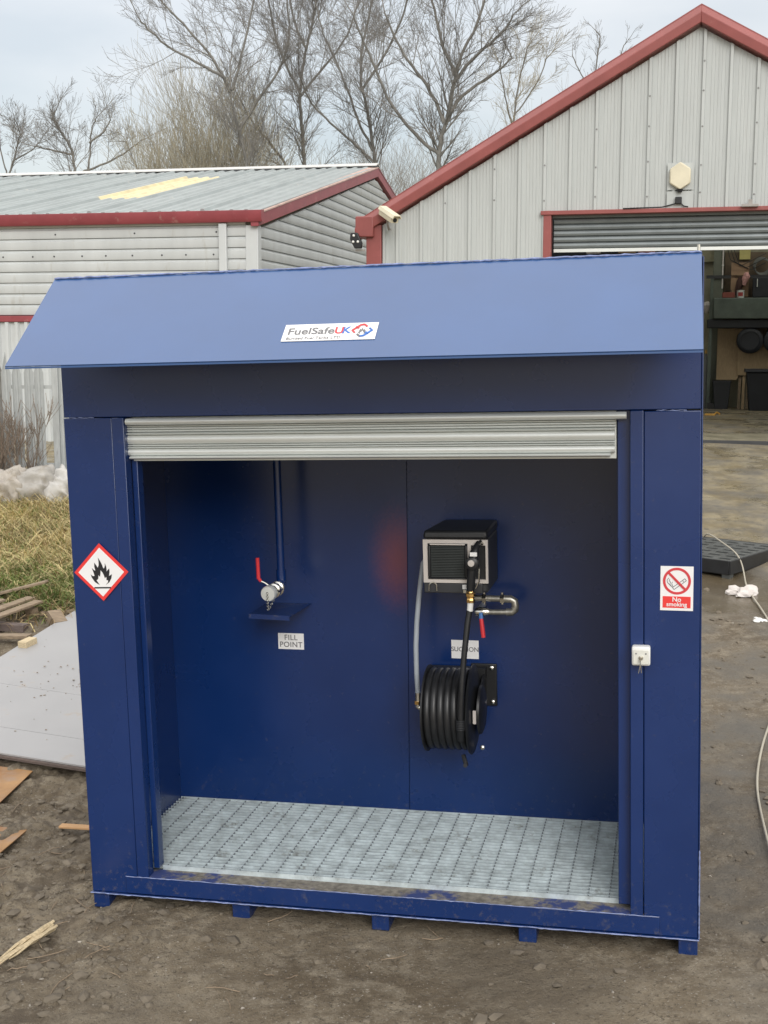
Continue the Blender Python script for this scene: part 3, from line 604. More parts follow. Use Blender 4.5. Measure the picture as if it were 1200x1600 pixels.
# ------------------------------------------------------------------ plants: vectorised tubes
class Tubes:
    def __init__(s): s.g = {}
    def add(s, pts, rad, n):
        s.g.setdefault((len(pts), n), []).append((pts, rad))
    def build(s, name, m, parent=None):
        VV = []; FF = []; base = 0
        for (k, n), L in s.g.items():
            P = np.array([q[0] for q in L], float); Rr = np.array([q[1] for q in L], float); B = len(L)
            tan = np.empty_like(P); tan[:, 1:-1] = P[:, 2:]-P[:, :-2]; tan[:, 0] = P[:, 1]-P[:, 0]; tan[:, -1] = P[:, -1]-P[:, -2]
            tan /= np.linalg.norm(tan, axis=2, keepdims=True)+1e-9
            ref = np.where(np.abs(tan[:, :1, 2:3]) > .9, np.array([[[1., 0, 0]]]), np.array([[[0, 0, 1.]]]))
            u = np.cross(tan, np.broadcast_to(ref, tan.shape)); u /= np.linalg.norm(u, axis=2, keepdims=True)+1e-9; v = np.cross(tan, u)
            a = np.arange(n)*2*np.pi/n
            ring = P[:, :, None, :]+(u[:, :, None, :]*np.cos(a)[None, None, :, None]+v[:, :, None, :]*np.sin(a)[None, None, :, None])*Rr[:, :, None, None]
            VV.append(ring.reshape(-1, 3))
            idx = base+np.arange(B*k*n).reshape(B, k, n); nx_ = np.roll(idx, -1, axis=2)
            FF.append(np.stack([idx[:, :-1], nx_[:, :-1], nx_[:, 1:], idx[:, 1:]], -1).reshape(-1, 4)); base += B*k*n
        if not VV: return None
        V = np.concatenate(VV); F = np.concatenate(FF)
        me = bpy.data.meshes.new(name); me.vertices.add(len(V)); me.vertices.foreach_set('co', V.ravel()); me.loops.add(F.size); me.loops.foreach_set('vertex_index', F.ravel().astype(np.int32))
        me.polygons.add(len(F)); me.polygons.foreach_set('loop_start', np.arange(0, F.size, 4)); me.update(calc_edges=True); me.polygons.foreach_set('use_smooth', [True]*len(F)); me.materials.append(m)
        o = bpy.data.objects.new(name, me); col.objects.link(o)
        if parent: o.parent = parent
        return o

RMIN = .0046
def nrm(v): return v/(np.linalg.norm(v)+1e-9)
def rand_dir(d, ang):
    a = nrm(np.cross(d, rng.normal(size=3))); return nrm(d*math.cos(ang)+a*math.sin(ang))
def grow(tr, cw, p, d, L, r, lev, maxlev, up=.12, wig=.16, dens=1.):
    nseg = 4 if lev < maxlev else 3
    pts = [p]; st = L/nseg; dd = d
    for i in range(nseg):
        dd = nrm(dd+rng.normal(size=3)*wig*.7+np.array([0, 0, up])); p = p+dd*st; pts.append(p)
    rad = [max(r*(1-.75*i/nseg), RMIN) for i in range(nseg+1)]
    (tr if r > .03 else cw).add(pts, rad, 5 if r > .03 else 3)
    if lev >= maxlev or L < .22: return
    nch = int(round((L*2.6+1.6)*dens*rng.uniform(.8, 1.2))); nch = min(max(nch, 2), 12)
    for c in range(nch):
        t = rng.uniform(.18, 1.); i = min(int(t*nseg), nseg-1); f = t*nseg-i
        q = pts[i]*(1-f)+pts[i+1]*f; dl = nrm(pts[i+1]-pts[i])
        nd = rand_dir(dl, rng.uniform(.35, .8))
        grow(tr, cw, q, nd, L*rng.uniform(.42, .72)*(1.15-.5*t), max(r*(1-.75*t)*.55, .004), lev+1, maxlev, up, wig, dens)
def poly_branch(tr, cw, pts, r0, r1, maxlev, clen, dens, up):
    P = [np.array(p) for p in pts]
    # smooth subdivision
    for _ in range(2):
        Q = [P[0]]
        for a, b_ in zip(P[:-1], P[1:]): Q += [a*.75+b_*.25, a*.25+b_*.75]
        Q.append(P[-1]); P = Q
    k = len(P); P = [q+rng.normal(size=3)*.014 for q in P]
    tr.add(P, [r0+(r1-r0)*i/(k-1) for i in range(k)], 7)
    tot = sum(np.linalg.norm(b_-a) for a, b_ in zip(P[:-1], P[1:]))
    nch = int(tot*2.3*dens)
    for c in range(nch):
        t = rng.uniform(.22, 1.); i = min(int(t*(k-1)), k-2); f = t*(k-1)-i
        q = P[i]*(1-f)+P[i+1]*f; dl = nrm(P[i+1]-P[i]); r = r0+(r1-r0)*t
        grow(tr, cw, q, rand_dir(dl, rng.uniform(.4, .95)), clen*rng.uniform(.45, 1.25)*(1.1-.45*t), max(r*.42, .012), 2, maxlev, up, .15, dens)
    grow(tr, cw, P[-1], nrm(P[-1]-P[-2]), clen*.9, r1, 2, maxlev, up, .15, dens)
LIMBS = {
'a': [[(-4.77,8.39),(-5.20,10.06),(-5.46,11.27)],[(-5.46,11.27),(-5.78,12.03),(-6.33,12.80),(-7.22,13.77),(-7.88,14.41),(-8.26,15.27)],[(-5.41,11.38),(-5.22,11.93),(-4.97,13.01),(-4.61,14.41),(-4.48,15.70)],[(-5.63,11.77),(-6.80,12.36),(-7.69,12.80),(-8.46,13.55)],[(-5.16,9.95),(-4.55,10.94),(-3.63,12.03),(-3.28,13.12),(-3.38,14.41)]],
'b': [[(-3.07,9.00),(-3.18,10.69),(-3.26,12.12),(-3.00,13.66),(-2.65,14.84),(-2.44,16.35)],[(-3.61,9.00),(-4.35,10.09),(-4.96,10.69),(-5.44,11.53),(-5.76,12.12)],[(-3.26,12.12),(-3.82,13.07),(-4.18,14.02),(-4.40,15.42),(-4.51,16.35)],[(-3.21,11.88),(-2.47,12.83),(-1.47,14.02),(-0.98,15.42)],[(-3.00,13.66),(-3.43,14.49),(-3.66,15.89)]],
'c': [[(-0.19,8.64),(-0.36,9.33),(-0.59,10.83),(-0.95,12.43),(-0.66,14.02),(-0.23,15.59)],[(-0.29,9.03),(-0.72,9.45),(-1.55,10.14),(-2.26,10.72),(-2.85,11.41),(-3.08,12.21)],[(-0.41,9.57),(-0.95,10.60),(-1.42,11.98),(-1.89,13.12),(-2.35,14.02),(-2.58,15.14)],[(-0.81,11.75),(0.00,12.89),(0.71,14.24),(0.94,15.37)]],
'd': [[(1.89,8.15),(1.88,8.62),(1.90,9.32),(2.18,10.15),(2.39,11.40),(2.64,12.22),(3.21,13.23),(3.54,14.53)],[(1.88,8.86),(1.09,9.45),(0.24,10.38),(-0.11,11.17),(-0.58,12.22),(-1.06,13.23)],[(2.18,10.15),(2.76,10.94),(3.82,11.53),(4.33,12.05)],[(2.05,9.91),(1.56,11.07),(0.85,11.86),(0.37,12.67),(0.00,13.50)],[(2.43,11.53),(1.95,12.47),(1.72,13.50),(1.50,14.53)],[(2.35,11.22),(3.03,12.05),(3.89,12.67),(4.31,13.29)]],
'e': [[(5.47,10.68),(5.56,12.26),(5.75,13.57),(6.11,14.87)],[(5.51,11.47),(5.03,13.05),(4.88,14.10)],[(5.56,12.00),(6.52,13.31),(6.91,14.36)]],
'f': [[(9.67,12.55),(9.72,14.27),(9.89,15.69),(9.96,16.39)],[(9.70,13.69),(9.02,14.84),(8.71,15.55)],[(9.70,13.69),(10.65,14.84),(11.06,15.97)]],
'g': [[(-12.59,8.87),(-12.50,10.00),(-12.72,11.00),(-13.18,11.87),(-13.36,12.37)],[(-12.17,8.87),(-11.89,10.25),(-11.92,11.63),(-11.69,12.49)],[(-12.18,9.45),(-11.13,10.00),(-10.33,10.75),(-10.00,11.25)],[(-12.61,10.38),(-13.43,10.63),(-14.20,10.88)],[(-11.89,11.00),(-11.20,11.75),(-11.00,12.25)]],
'h': [[(-15.96,8.97),(-15.58,10.41),(-15.32,11.45),(-15.24,12.09)],[(-15.83,9.62),(-16.10,10.80),(-16.19,11.83)],[(-15.58,10.41),(-14.89,10.93),(-14.60,11.45)]],
'i': [[(-11.61,10.03),(-11.88,11.38),(-12.30,12.57),(-12.44,13.17)],[(-11.51,10.18),(-11.11,11.38),(-10.93,12.13)]],
}
TREES = [('a', 46, .095, .03, 2.25, 1.45, 'bare_tree', 'tall bare tree leaning left above the warehouse ridge', BARK, TWIG, 4),
 ('b', 50, .095, .03, 2.25, 1.45, 'bare_tree', 'tall twin stemmed bare tree behind right end of warehouse roof', BARK, TWIG, 4),
 ('c', 48, .09, .03, 2.25, 1.45, 'bare_tree', 'bare tree with curving left limb behind the warehouse gable', BARK, TWIG, 4),
 ('d', 44, .115, .032, 2.25, 1.45, 'bare_tree', 'dark wide spreading bare tree directly left of shed roof', BARK, TWIG, 4),
 ('e', 55, .06, .025, 1.7, 1.4, 'bare_tree', 'smaller brownish bare tree just above the shed roof slope', BARK, TWIGT, 4),
 ('f', 60, .05, .025, 1.0, 1.1, 'bare_tree', 'top of bare tree peeping over shed roof near ridge', BARK, TWIG, 4),
 ('g', 52, .08, .025, 1.6, 1.5, 'bare_tree', 'rounded bare tree standing alone over warehouse roof at left', BARK, TWIG, 4),
 ('h', 54, .06, .022, 1.4, 1.5, 'bare_tree', 'bare tree at far left edge over warehouse roof', BARK, TWIG, 4),
 ('i', 62, .05, .02, 1.3, 1.4, 'bare_tree', 'small bare tree between rounded tree and tan thicket', BARK, TWIG, 4)]
for key, Y, r0, r1, cl, dens, nm, lab, bm_, tm_, ml in TREES:
    L = LIMBS[key]; gz = G(0, Y); bxp = L[0][0][0]
    t = thing(nm, lab, 'tree', wm(bxp, Y, gz))
    tr, cw = Tubes(), Tubes(); dep = 0
    for j, l_ in enumerate(L):
        pts = []; tilt = 0 if j == 0 else rng.uniform(-.35, .35)
        for q, (x, z_) in enumerate(l_):
            zz_ = z_ if key not in 'ghi' else 8.9+(z_-8.9)*.72
            pts.append((x-bxp, tilt*q*.8, zz_-gz))
        if j == 0 or (key == 'b' and j == 1):
            pts = [(pts[0][0]+(.4 if key == 'b' and j else 0), 0, 0), (pts[0][0]+.1, 0, (pts[0][2])*.5)]+pts
        f = 1 if j == 0 else .6
        poly_branch(tr, cw, pts, r0*f, r1*(1 if j == 0 else .8), ml, cl, dens*.9, .06)
    tr.build('trunk', bm_, t); cw.build('crown', tm_, t)
# tan thicket of upright shoots
def thicket(x0, x1, Y, ztop_, n, lab, m, group=None):
    gz = G(0, Y); cx = (x0+x1)/2; t = thing('thicket', lab, 'shrub', wm(cx, Y, gz), group); tr, cw = Tubes(), Tubes()
    for k in range(n):
        x = rng.uniform(x0, x1); y = rng.uniform(-2, 2); e = 1-((x-cx)/((x1-x0)/2))**2*.45
        h = (ztop_-gz)*e*rng.uniform(.65, 1.05)
        grow(tr, cw, np.array([(x-cx)*.75, y, 0]), nrm(np.array([(x-cx)*.06+rng.normal()*.08, rng.normal()*.08, 1])), h, .022, 1, 3, .10, .05, .9)
    if tr.g: tr.build('trunk', BARK, t)
    cw.build('crown', m, t)
thicket(-8.3, -4.6, 49, 9.9, 75, 'dense tan thicket of upright shoots left of leaning tree', TWIGT)
thicket(-10.2, -8.4, 51, 8.3, 16, 'low tan thicket left of the dense tan thicket', TWIGT)
# distant wood seen between the trunks
tr, cw = Tubes(), Tubes()
for k in range(150):
    x = rng.uniform(-26, 14); Y = rng.uniform(64, 76); gz = G(0, Y)
    hh = np.interp(x, [-26, -16, -9, -3, 4, 9, 14], [7.2, 7.0, 7.8, 9.2, 10.2, 10.8, 11.2])*rng.uniform(.8, 1.1)
    grow(tr, cw, np.array([x, Y, gz]), nrm(np.array([rng.normal()*.08, 0, 1])), hh-gz, .05, 1, 3, .08, .07, 1.0)
for q in tr.g: cw.g.setdefault(q, []).extend(tr.g[q])
o = cw.build('woodland', FARTW); tag(o, 'far off bare wood seen as grey twigs between trunks', 'woodland', None, 'stuff')

# dead weeds in front of the fence
RMIN = .0032
for (x, n_st, h, lab) in ((-5.42, 5, .85, 'dead brown weeds against fence at left edge'), (-5.02, 6, 1.05, 'tallest dead brown weeds between sacks and fence'), (-4.72, 4, .40, 'short tangled dead weeds beside the fence post')):
    gz = G(x, 17.35); t = thing('dead_weed', lab, 'plant', wm(x, 17.35, gz), 'dead weeds along the fence'); tr, cw = Tubes(), Tubes()
    for k in range(n_st): grow(tr, cw, np.array([rng.normal()*.10, rng.normal()*.08, 0]), nrm(np.array([rng.normal()*.07, rng.normal()*.1, 1])), h*rng.uniform(.6, 1.2), .006, 2, 4, .16, .09, 2.2)
    cw.build('stem', WEED, t)

# ------------------------------------------------------------------ sacks
def sack(x, y, w_, d_, h_, rz, m, lab, seed):
    t = thing('sack', lab, 'sack', wm(x, y, G(x, y)-.03, rz), 'sacks piled along the fence')
    bm = bmesh.new(); bmesh.ops.create_icosphere(bm, subdivisions=5, radius=1)
    P = np.array([v.co for v in bm.verts]); r_ = np.random.default_rng(seed)
    P = np.sign(P)*np.abs(P)**.75
    f = np.zeros(len(P))
    for k in range(11):
        d = r_.normal(size=3); d /= np.linalg.norm(d); fr = r_.uniform(2, 10); f += (1-np.abs(np.sin(P@d*fr*.8+r_.uniform(0, 6)+1.5*np.sin(P@np.roll(d, 1)*2))))**1.6*(.34/(1+fr*.22))
    P = P*(1.0-.30+f[:, None]); P[:, 2] = np.maximum(P[:, 2], -.55)
    for v, q in zip(bm.verts, P): v.co = (q[0]*w_/2, q[1]*d_/2, (q[2]+.55)*h_/1.5)
    me = bpy.data.meshes.new('sack_body'); bm.to_mesh(me); bm.free(); me.polygons.foreach_set('use_smooth', [True]*len(me.polygons)); me.materials.append(m)
    o = bpy.data.objects.new('body', me); col.objects.link(o); o.parent = t
    b = MB(); b.tube([(w_*.28, -d_*.2, h_*.75), (w_*.36, -d_*.28, h_*.9), (w_*.46, -d_*.3, h_*.8)], [.03, .06, .02], 7); b.build('neck', m, t)
sack(-5.42, 16.95, .50, .45, .42, .3, SACKD, 'dirty grey sack at the left end of the sack row', 1)
sack(-5.12, 16.85, .52, .45, .46, -.2, SACKD, 'crumpled greyish sack second from left by the fence', 2)
sack(-4.78, 16.90, .58, .45, .44, .15, SACKG, 'creased off white sack in the middle of row', 3)
sack(-4.38, 17.00, .55, .45, .40, -.1, SACK, 'cleanest bright white sack touching the kiosk edge', 4)
sack(-5.55, 16.6, .35, .35, .36, 0, SACK, 'small white sack lowest at the photo left edge', 5)
sack(-3.95, 17.05, .62, .5, .46, .2, SACK, 'white sack mostly hidden behind the blue kiosk', 6)

# ------------------------------------------------------------------ grass bank
def grass(name, n, m, fn, lo, hi, bend, wd, lab):
    P0 = []; 
    while len(P0) < n:
        x = rng.uniform(-6.6, -2.2); y = rng.uniform(10.6, 17.4)
        if fn(x, y) > rng.random(): P0.append((x, y))
    P0 = np.array(P0); z0 = GB(P0[:, 0], P0[:, 1])-.01+ground_relief(P0[:, 0], P0[:, 1])
    hN = rng.uniform(lo, hi, n); az = rng.uniform(0, 2*np.pi, n)*.75+np.pi*.8; bd = rng.uniform(bend*.4, bend*1.4, n)
    dx, dy = np.cos(az), np.sin(az); px_, py_ = -dy, dx
    V = []
    for s_, ws in ((0, 1), (.4, .8), (.75, .55), (1, .08)):
        th = bd*s_; rr = hN*s_
        hor = rr*np.sin(th); ver = rr*np.cos(th)*np.clip(1, 0, 1); ver = np.maximum(ver, .01+.05*s_)
        cx = P0[:, 0]+dx*hor; cy = P0[:, 1]+dy*hor; cz = z0+ver
        for sg in (-1, 1): V.append(np.stack([cx+px_*wd*ws*sg, cy+py_*wd*ws*sg, cz], -1))
    V = np.stack(V, 1).reshape(-1, 3); i0 = np.arange(n)*8
    F = np.concatenate([np.stack([i0+2*j, i0+2*j+1, i0+2*j+3, i0+2*j+2], -1) for j in range(3)])
    me = bpy.data.meshes.new(name); me.vertices.add(len(V)); me.vertices.foreach_set('co', V.ravel()); me.loops.add(F.size); me.loops.foreach_set('vertex_index', F.ravel().astype(np.int32)); me.polygons.add(len(F)); me.polygons.foreach_set('loop_start', np.arange(0, F.size, 4)); me.update(calc_edges=True); me.materials.append(m)
    o = bpy.data.objects.new(name, me); col.objects.link(o); tag(o, lab, 'grass', None, 'stuff')
edge = lambda x, y: 1/(1+math.exp((x+2.75-.30*(y-11.7))/.06)) if y < 15 else 1
patch = lambda x, y: .5+.5*math.sin(x*2.3+1.1*math.sin(y*1.7))*math.sin(y*1.9+x)
gmask = lambda x, y: edge(x, y)*(1/(1+math.exp((y-13.6+.5*patch(x, y))/.28)))*(1/(1+math.exp(-(y-11.9-.3*patch(x, y))/.15)))
smask = lambda x, y: edge(x, y)*(1/(1+math.exp(-(y-12.6-.6*patch(x, y))/.4)))*(1. if y < 16.7 else .3)
grass('dry_grass', 15000, STRAW, lambda x, y: smask(x, y)*(.35+.65*patch(x, y)), .16, .42, 1.55, .0055, 'pale flattened dry grass on the bank below sacks')
grass('brown_grass', 9000, STRAWD, lambda x, y: edge(x, y)*(1/(1+math.exp(-(y-11.6)/.2)))*(1.05-patch(x, y)*.8), .12, .34, 1.5, .006, 'brown dead grass tangled on the bank')
grass('green_grass', 15000, GRASSG, lambda x, y: max(gmask(x, y), .24*smask(x, y)), .10, .30, 1.25, .006, 'green grass growing at the foot of the bank')

# ------------------------------------------------------------------ sheet stack, rusty plates, timber on the left
st = thing('sheet_stack', 'stack of big pale grey sheets lying left of kiosk', 'sheets', wm(-2.3, 9.5, 0))
SO = (-2.3, 9.5, 0)
A_ = np.array([-3.60, 8.56]); B_ = np.array([-1.36, 7.56]); C_ = np.array([-.70, 10.75]); D_ = np.array([-2.86, 11.90])
for k, (dz, m_, dx) in enumerate(((.012, PLYEDGE, .0), (.026, PLYEDGE, .02), (.040, SHEETW, -.012))):
    b = MB(); q = []
    for zz in (0, .011):
        for p_ in (A_, B_, C_, D_): q.append((p_[0]+dx*.9, p_[1]+dx*-.8, G(*p_)+.035+dz+zz))
    if k < 2: tag(b.hexa(q).build('sheet', m_, st, SO), 'darker lower sheet showing its edge'); continue
    Q = [Vector(p_) for p_ in q]; lp = lambda a_, c_, t_: Q[a_].lerp(Q[c_], t_)
    for f0, f1 in ((0, .118), (.1195, .345), (.346, 1)):
        b = MB(); b.hexa([lp(0, 3, f0), lp(1, 2, f0), lp(1, 2, f1), lp(0, 3, f1), lp(4, 7, f0), lp(5, 6, f0), lp(5, 6, f1), lp(4, 7, f1)]); tag(b.build('sheet', m_, st, SO), 'pale top sheet with dirt marks')
cr_ = MB()
for k in range(150):
    a_ = rng.normal(.45, .16) if k < 100 else rng.uniform(.05, .95); c_ = rng.normal(.40, .07) if k < 100 else rng.uniform(.03, .9)
    if not (0.02 < a_ < .98 and .02 < c_ < .97): continue
    q0 = A_+(B_-A_)*a_; q1 = D_+(C_-D_)*a_; q_ = q0+(q1-q0)*c_; zz = (G(*A_)*(1-a_)+G(*B_)*a_)*(1-c_)+(G(*D_)*(1-a_)+G(*C_)*a_)*c_+.0865; r_ = rng.uniform(.0015, .0055)
    cr_.hexa([(q_[0]+dx*r_*rng.uniform(.6, 2), q_[1]+dy*r_*rng.uniform(.6, 1.6), zz+dz*r_) for dz in (0, 1) for dx, dy in ((-1, -1), (1, -1), (1, 1), (-1, 1))])
o = cr_.build('crumbs', mat('crumb_brown', (.30, .26, .21), .9, var=.4, scale=40)); tag(o, 'brown wood crumbs strewn over the pale sheets', 'debris', None, 'stuff')
def plate(pts, lab):
    c = np.mean(np.array(pts), 0); t = thing('rusty_plate', lab, 'steel plate', wm(c[0], c[1], 0), 'rusty plates on the mud')
    q = [(x, y, G(x, y)+.012+zz) for zz in (0, .006) for x, y in pts]; MB().hexa(q).build('sheet', RUST, t, (c[0], c[1], 0))
    q = [(x*.97+c[0]*.03, y*.97+c[1]*.03, G(x, y)+.004+zz) for zz in (0, .007) for x, y in pts]; MB().hexa(q).build('under_sheet', PLYEDGE, t, (c[0], c[1], 0))
plate([(-3.4, 7.75), (-2.385, 7.41), (-2.33, 7.95), (-3.2, 8.30)], 'orange rusty plate partly under the pale sheet stack')
plate([(-3.0, 6.75), (-2.154, 6.65), (-2.09, 6.98), (-2.9, 7.20)], 'brown rusty plate nearer the camera at left edge')
def plank(pa, pb, w_, th, z0, z1, m_, name, parent, base, roll=0):
    pa = Vector((*pa, z0)); pb = Vector((*pb, z1)); ax = (pb-pa).normalized(); sx = ax.cross(Vector((0, 0, 1))).normalized(); up = sx.cross(ax)
    q = [p_+sx*a*w_/2+up*c*th/2 for p_ in (pa, pb) for a, c in ((-1, -1), (1, -1), (1, 1), (-1, 1))]
    MB().rings([q[:4], q[4:]]).build(name, m_, parent, base, bevel=.003)
PB = (-3.5, 11.5, 0); gp = G(-3.5, 11.5)
t = thing('wooden_pallet', 'broken weathered wooden pallet on the grass at left edge', 'pallet', wm(*PB))
dv = np.array([.45, .89]); nv = np.array([.89, -.45]); c0 = np.array([-3.36, 11.78])
for k, (s0, s1, dz) in enumerate(((-1.2, .02, .15), (-1.2, .10, .155), (-1.2, -.12, .16), (-1.2, -.02, .15))):
    q = c0-nv*(k*.17-.03); plank(q+dv*s0, q+dv*s1, .10, .022, gp+dz-.06, gp+dz+.02, WOODG, 'board', t, PB)
for q in (0, .34, .55):
    for s_ in (-.04, -.6, -1.1):
        p_ = c0-nv*q+dv*s_; plank(p_-dv*.05, p_+dv*.03, .10, .13, gp+.045, gp+.06, WOODG, 'block', t, PB)
for s_ in (-.04, -.6): plank(c0+nv*.06+dv*s_, c0-nv*.62+dv*s_, .10, .02, gp-.02, gp-.02, WOODG, 'bottom_board', t, PB)
plank(c0-nv*.12+dv*.30, c0-nv*.75+dv*.05, .11, .022, gp+.30, gp+.12, WOODG, 'loose_board', t, PB)
def timber(name, lab, pa, pb, w_, th, dz0, dz1, m_):
    c = (np.array(pa)+np.array(pb))/2; base = (c[0], c[1], G(*c)); t = thing(name, lab, 'timber', wm(*base), None); plank(pa, pb, w_, th, G(*pa)+dz0, G(*pb)+dz1, m_, 'beam', t, base)
    return t, base
timber('timber_plank', 'grey brown plank lying at far edge of pale sheets', (-3.75, 11.0), (-3.16, 10.86), .10, .03, .06, .09, WOODG)
timber('timber_block', 'small pale wooden block on the sheet stack edge', (-3.12, 10.48), (-3.06, 10.62), .085, .08, .12, .12, WOODP)
timber('timber_chunk', 'split brown timber chunk beside the broken pallet', (-3.10, 11.45), (-2.98, 11.25), .12, .11, .10, .05, WOODG)
timber('timber_scrap', 'dark buried timber between pallet and sheets', (-3.75, 11.42), (-3.32, 11.30), .10, .07, .03, .03, PLYEDGE)
timber('timber_scrap', 'short flat board at the grass edge below pallet', (-3.30, 11.75), (-2.95, 11.80), .06, .03, .03, .03, WOODG)
timber('timber_offcut', 'thin orange offcut poking from under kiosk left side', (-1.90, 6.99), (-1.60, 6.93), .05, .014, .03, .03, mat('fresh_offcut', (.50, .30, .15), .8))
# splintered pale bark
t = thing('splintered_wood', 'splintered pale strip of wood on mud at lower left', 'wood', wm(-1.68, 5.56, G(-1.68, 5.56)))
pa = np.array([-1.605, 5.76]); pb = np.array([-1.86, 5.20])
for k in range(8):
    o_ = (k-3.5)*.0085; s0 = rng.uniform(0, .08); s1 = rng.uniform(.45, .7) if k not in (5, 6) else 1.0
    pts = []
    for s_ in np.linspace(s0, s1, 7):
        q = pa+(pb-pa)*s_; pts.append((q[0]+.91*o_*(1-.55*s_)+rng.normal()*.002, q[1]-.41*o_*(1-.55*s_), G(*q)+.028+.012*math.sin(s_*5+k)+rng.normal()*.002))
    b = MB(); b.tube(pts, [.008]*5+[.006, .003], 5); b.build('splinter', WOODP, t, (-1.68, 5.56, G(-1.68, 5.56)))

# ------------------------------------------------------------------ stones, clods and twigs on the mud
def scatter(name, n, m, fn, lo, hi, lab, flat=.6):
    base = np.array([(1, 0, 0), (-1, 0, 0), (0, 1, 0), (0, -1, 0), (0, 0, 1), (0, 0, -1)], float)
    tri = [(0, 2, 4), (2, 1, 4), (1, 3, 4), (3, 0, 4), (2, 0, 5), (1, 2, 5), (3, 1, 5), (0, 3, 5)]
    bm = bmesh.new(); bmesh.ops.create_icosphere(bm, subdivisions=1, radius=1); base = np.array([v.co for v in bm.verts]); tri = np.array([[v.index for v in f.verts] for f in bm.faces]); bm.free()
    P = []
    while len(P) < n:
        x = rng.uniform(-3, 3.6); y = rng.uniform(4.5, 12.5)
        if rng.random() < fn(x, y): P.append((x, y))
    P = np.array(P); z_ = GB(P[:, 0], P[:, 1])+ground_relief(P[:, 0], P[:, 1])
    s_ = lo*(hi/lo)**(rng.random(n)**2.2); k = len(base)
    V = base[None]*(1+rng.normal(size=(n, k, 1))*.22)*s_[:, None, None]; V[:, :, 2] *= flat; a = rng.uniform(0, 6.28, n)
    st_ = rng.uniform(.7, 1.4, n); X_ = V[:, :, 0]*st_[:, None]; Y_ = V[:, :, 1]
    V = np.stack([X_*np.cos(a)[:, None]-Y_*np.sin(a)[:, None]+P[:, :1], X_*np.sin(a)[:, None]+Y_*np.cos(a)[:, None]+P[:, 1:2], V[:, :, 2]+z_[:, None]+s_[:, None]*flat*.12], -1).reshape(-1, 3)
    F = (tri[None]+(np.arange(n)*k)[:, None, None]).reshape(-1, 3)
    me = bpy.data.meshes.new(name); me.from_pydata(V.tolist(), [], F.tolist()); me.update(); me.materials.append(m)
    o = bpy.data.objects.new(name, me); col.objects.link(o); tag(o, lab, 'debris', None, 'stuff')
# clear of the kiosk footprint
K3 = np.array([[.97374, .22603, -.0274], [-.22594, .97412, .00625], [.02811, .0001, .9996]]); KT = np.array([-1.483, 6.026, .018])
def klocal(x, y): d = np.array([x, y, 0])-KT; return K3.T@d
def outside(x, y):
    q = klocal(x, y)
    if -.02 < q[0] < 3.0 and q[1] > .06 and q[1] < 2.6: return 0.
    if x < -1.2 and y > 7.4 and x > -3.7: return .0
    return 1.
scatter('pebbles', 900, PEB, lambda x, y: outside(x, y)*(1 if x < 1.5 else .5), .002, .011, 'small pale stones scattered on the mud')
scatter('mud_clods', 2600, MUDC, lambda x, y: outside(x, y)*(1. if (x < -1.0 and y > 5.0) else .10), .006, .038, 'dark clods of churned mud beside the kiosk', .55)
tw = Tubes()
for k in range(60):
    while True:
        x = rng.uniform(-2.6, 2.2); y = rng.uniform(4.6, 8)
        if outside(x, y) and rng.random() < (1. if x < -.9 else .3): break
    a = rng.uniform(0, 6.28); L_ = rng.uniform(.03, .20); pts = []
    for s_ in np.linspace(-.5, .5, 5): pts.append((x+math.cos(a+s_*.25)*L_*s_, y+math.sin(a+s_*.25)*L_*s_, float(GB(x, y)+ground_relief(np.array([x]), np.array([y]))[0])+.010+rng.normal()*.003))
    tw.add(pts, [.0026]*4+[.0015], 4)
o = tw.build('twig_litter', MATS['weathered_wood']); tag(o, 'thin twigs and straw trodden into the mud', 'debris', None, 'stuff')

# ------------------------------------------------------------------ plastic pallet, cable, litter on the right
pp = (3.47, 12.30); pz = G(3.4, 12.5); base = (pp[0], pp[1], pz)
t = thing('plastic_pallet', 'black plastic pallet with slotted deck on the wet ground', 'pallet', wm(pp[0], pp[1], pz) @ Matrix.Rotation(R(48.7), 4, 'Z'))
# local x runs right and away from the near corner, local y runs left and away
for a in (0, .52, 1.12):
    for c_ in (0, .42, .92): MB().rings([[(a+.01, c_+.01, -.03), (a+.09, c_+.01, -.03), (a+.09, c_+.09, -.03), (a+.01, c_+.09, -.03)], [(a, c_, .13), (a+.1, c_, .13), (a+.1, c_+.1, .13), (a, c_+.1, .13)]]).build('foot', PALB, t)
bx('slot_shade_sheet', BLACK, t, (.012, .012, .02), (1.21, 1.008, .05))  # black sheet added under the deck so the slots look shaded
for k in range(8):
    x = k*.162; bx('deck_slat', PALB, t, (x, 0, .12), (x+.086, 1.02, .165), bevel=.004)
for k in range(6):
    y = k*.192; bx('deck_rib', PALB, t, (.0, y, .10), (1.22, y+.06, .1625))
for a0, a1 in (((-.01, -.01, .03), (1.23, .012, .168)), ((-.01, 1.01, .03), (1.23, 1.03, .168)), ((-.012, .013, .03), (.012, 1.009, .168)), ((1.208, .013, .03), (1.232, 1.009, .168))): bx('rim', BLACK, t, a0, a1, bevel=.004)
pc = [(3.62, 13.91, .02), (3.52, 13.45, .20), (3.55, 13.0, .20), (3.62, 12.55, .20), (3.60, 12.28, .10), (3.58, 12.15, .02), (3.52, 11.82, .02), (3.5, 11.4, .02), (3.45, 10.94, .02), (3.40, 10.33, .02), (3.14, 9.41, .02), (2.76, 8.6, .02), (2.56, 8.14, .02), (2.32, 7.48, .02), (2.21, 7.02, .02), (2.12, 6.57, .02), (2.0, 5.96, .02)]
cu = bpy.data.curves.new('cable', 'CURVE'); cu.dimensions = '3D'; cu.bevel_depth = .008; cu.bevel_resolution = 2
s_ = cu.splines.new('NURBS'); s_.points.add(len(pc)-1); s_.order_u = 4; s_.use_endpoint_u = True; s_.resolution_u = 6
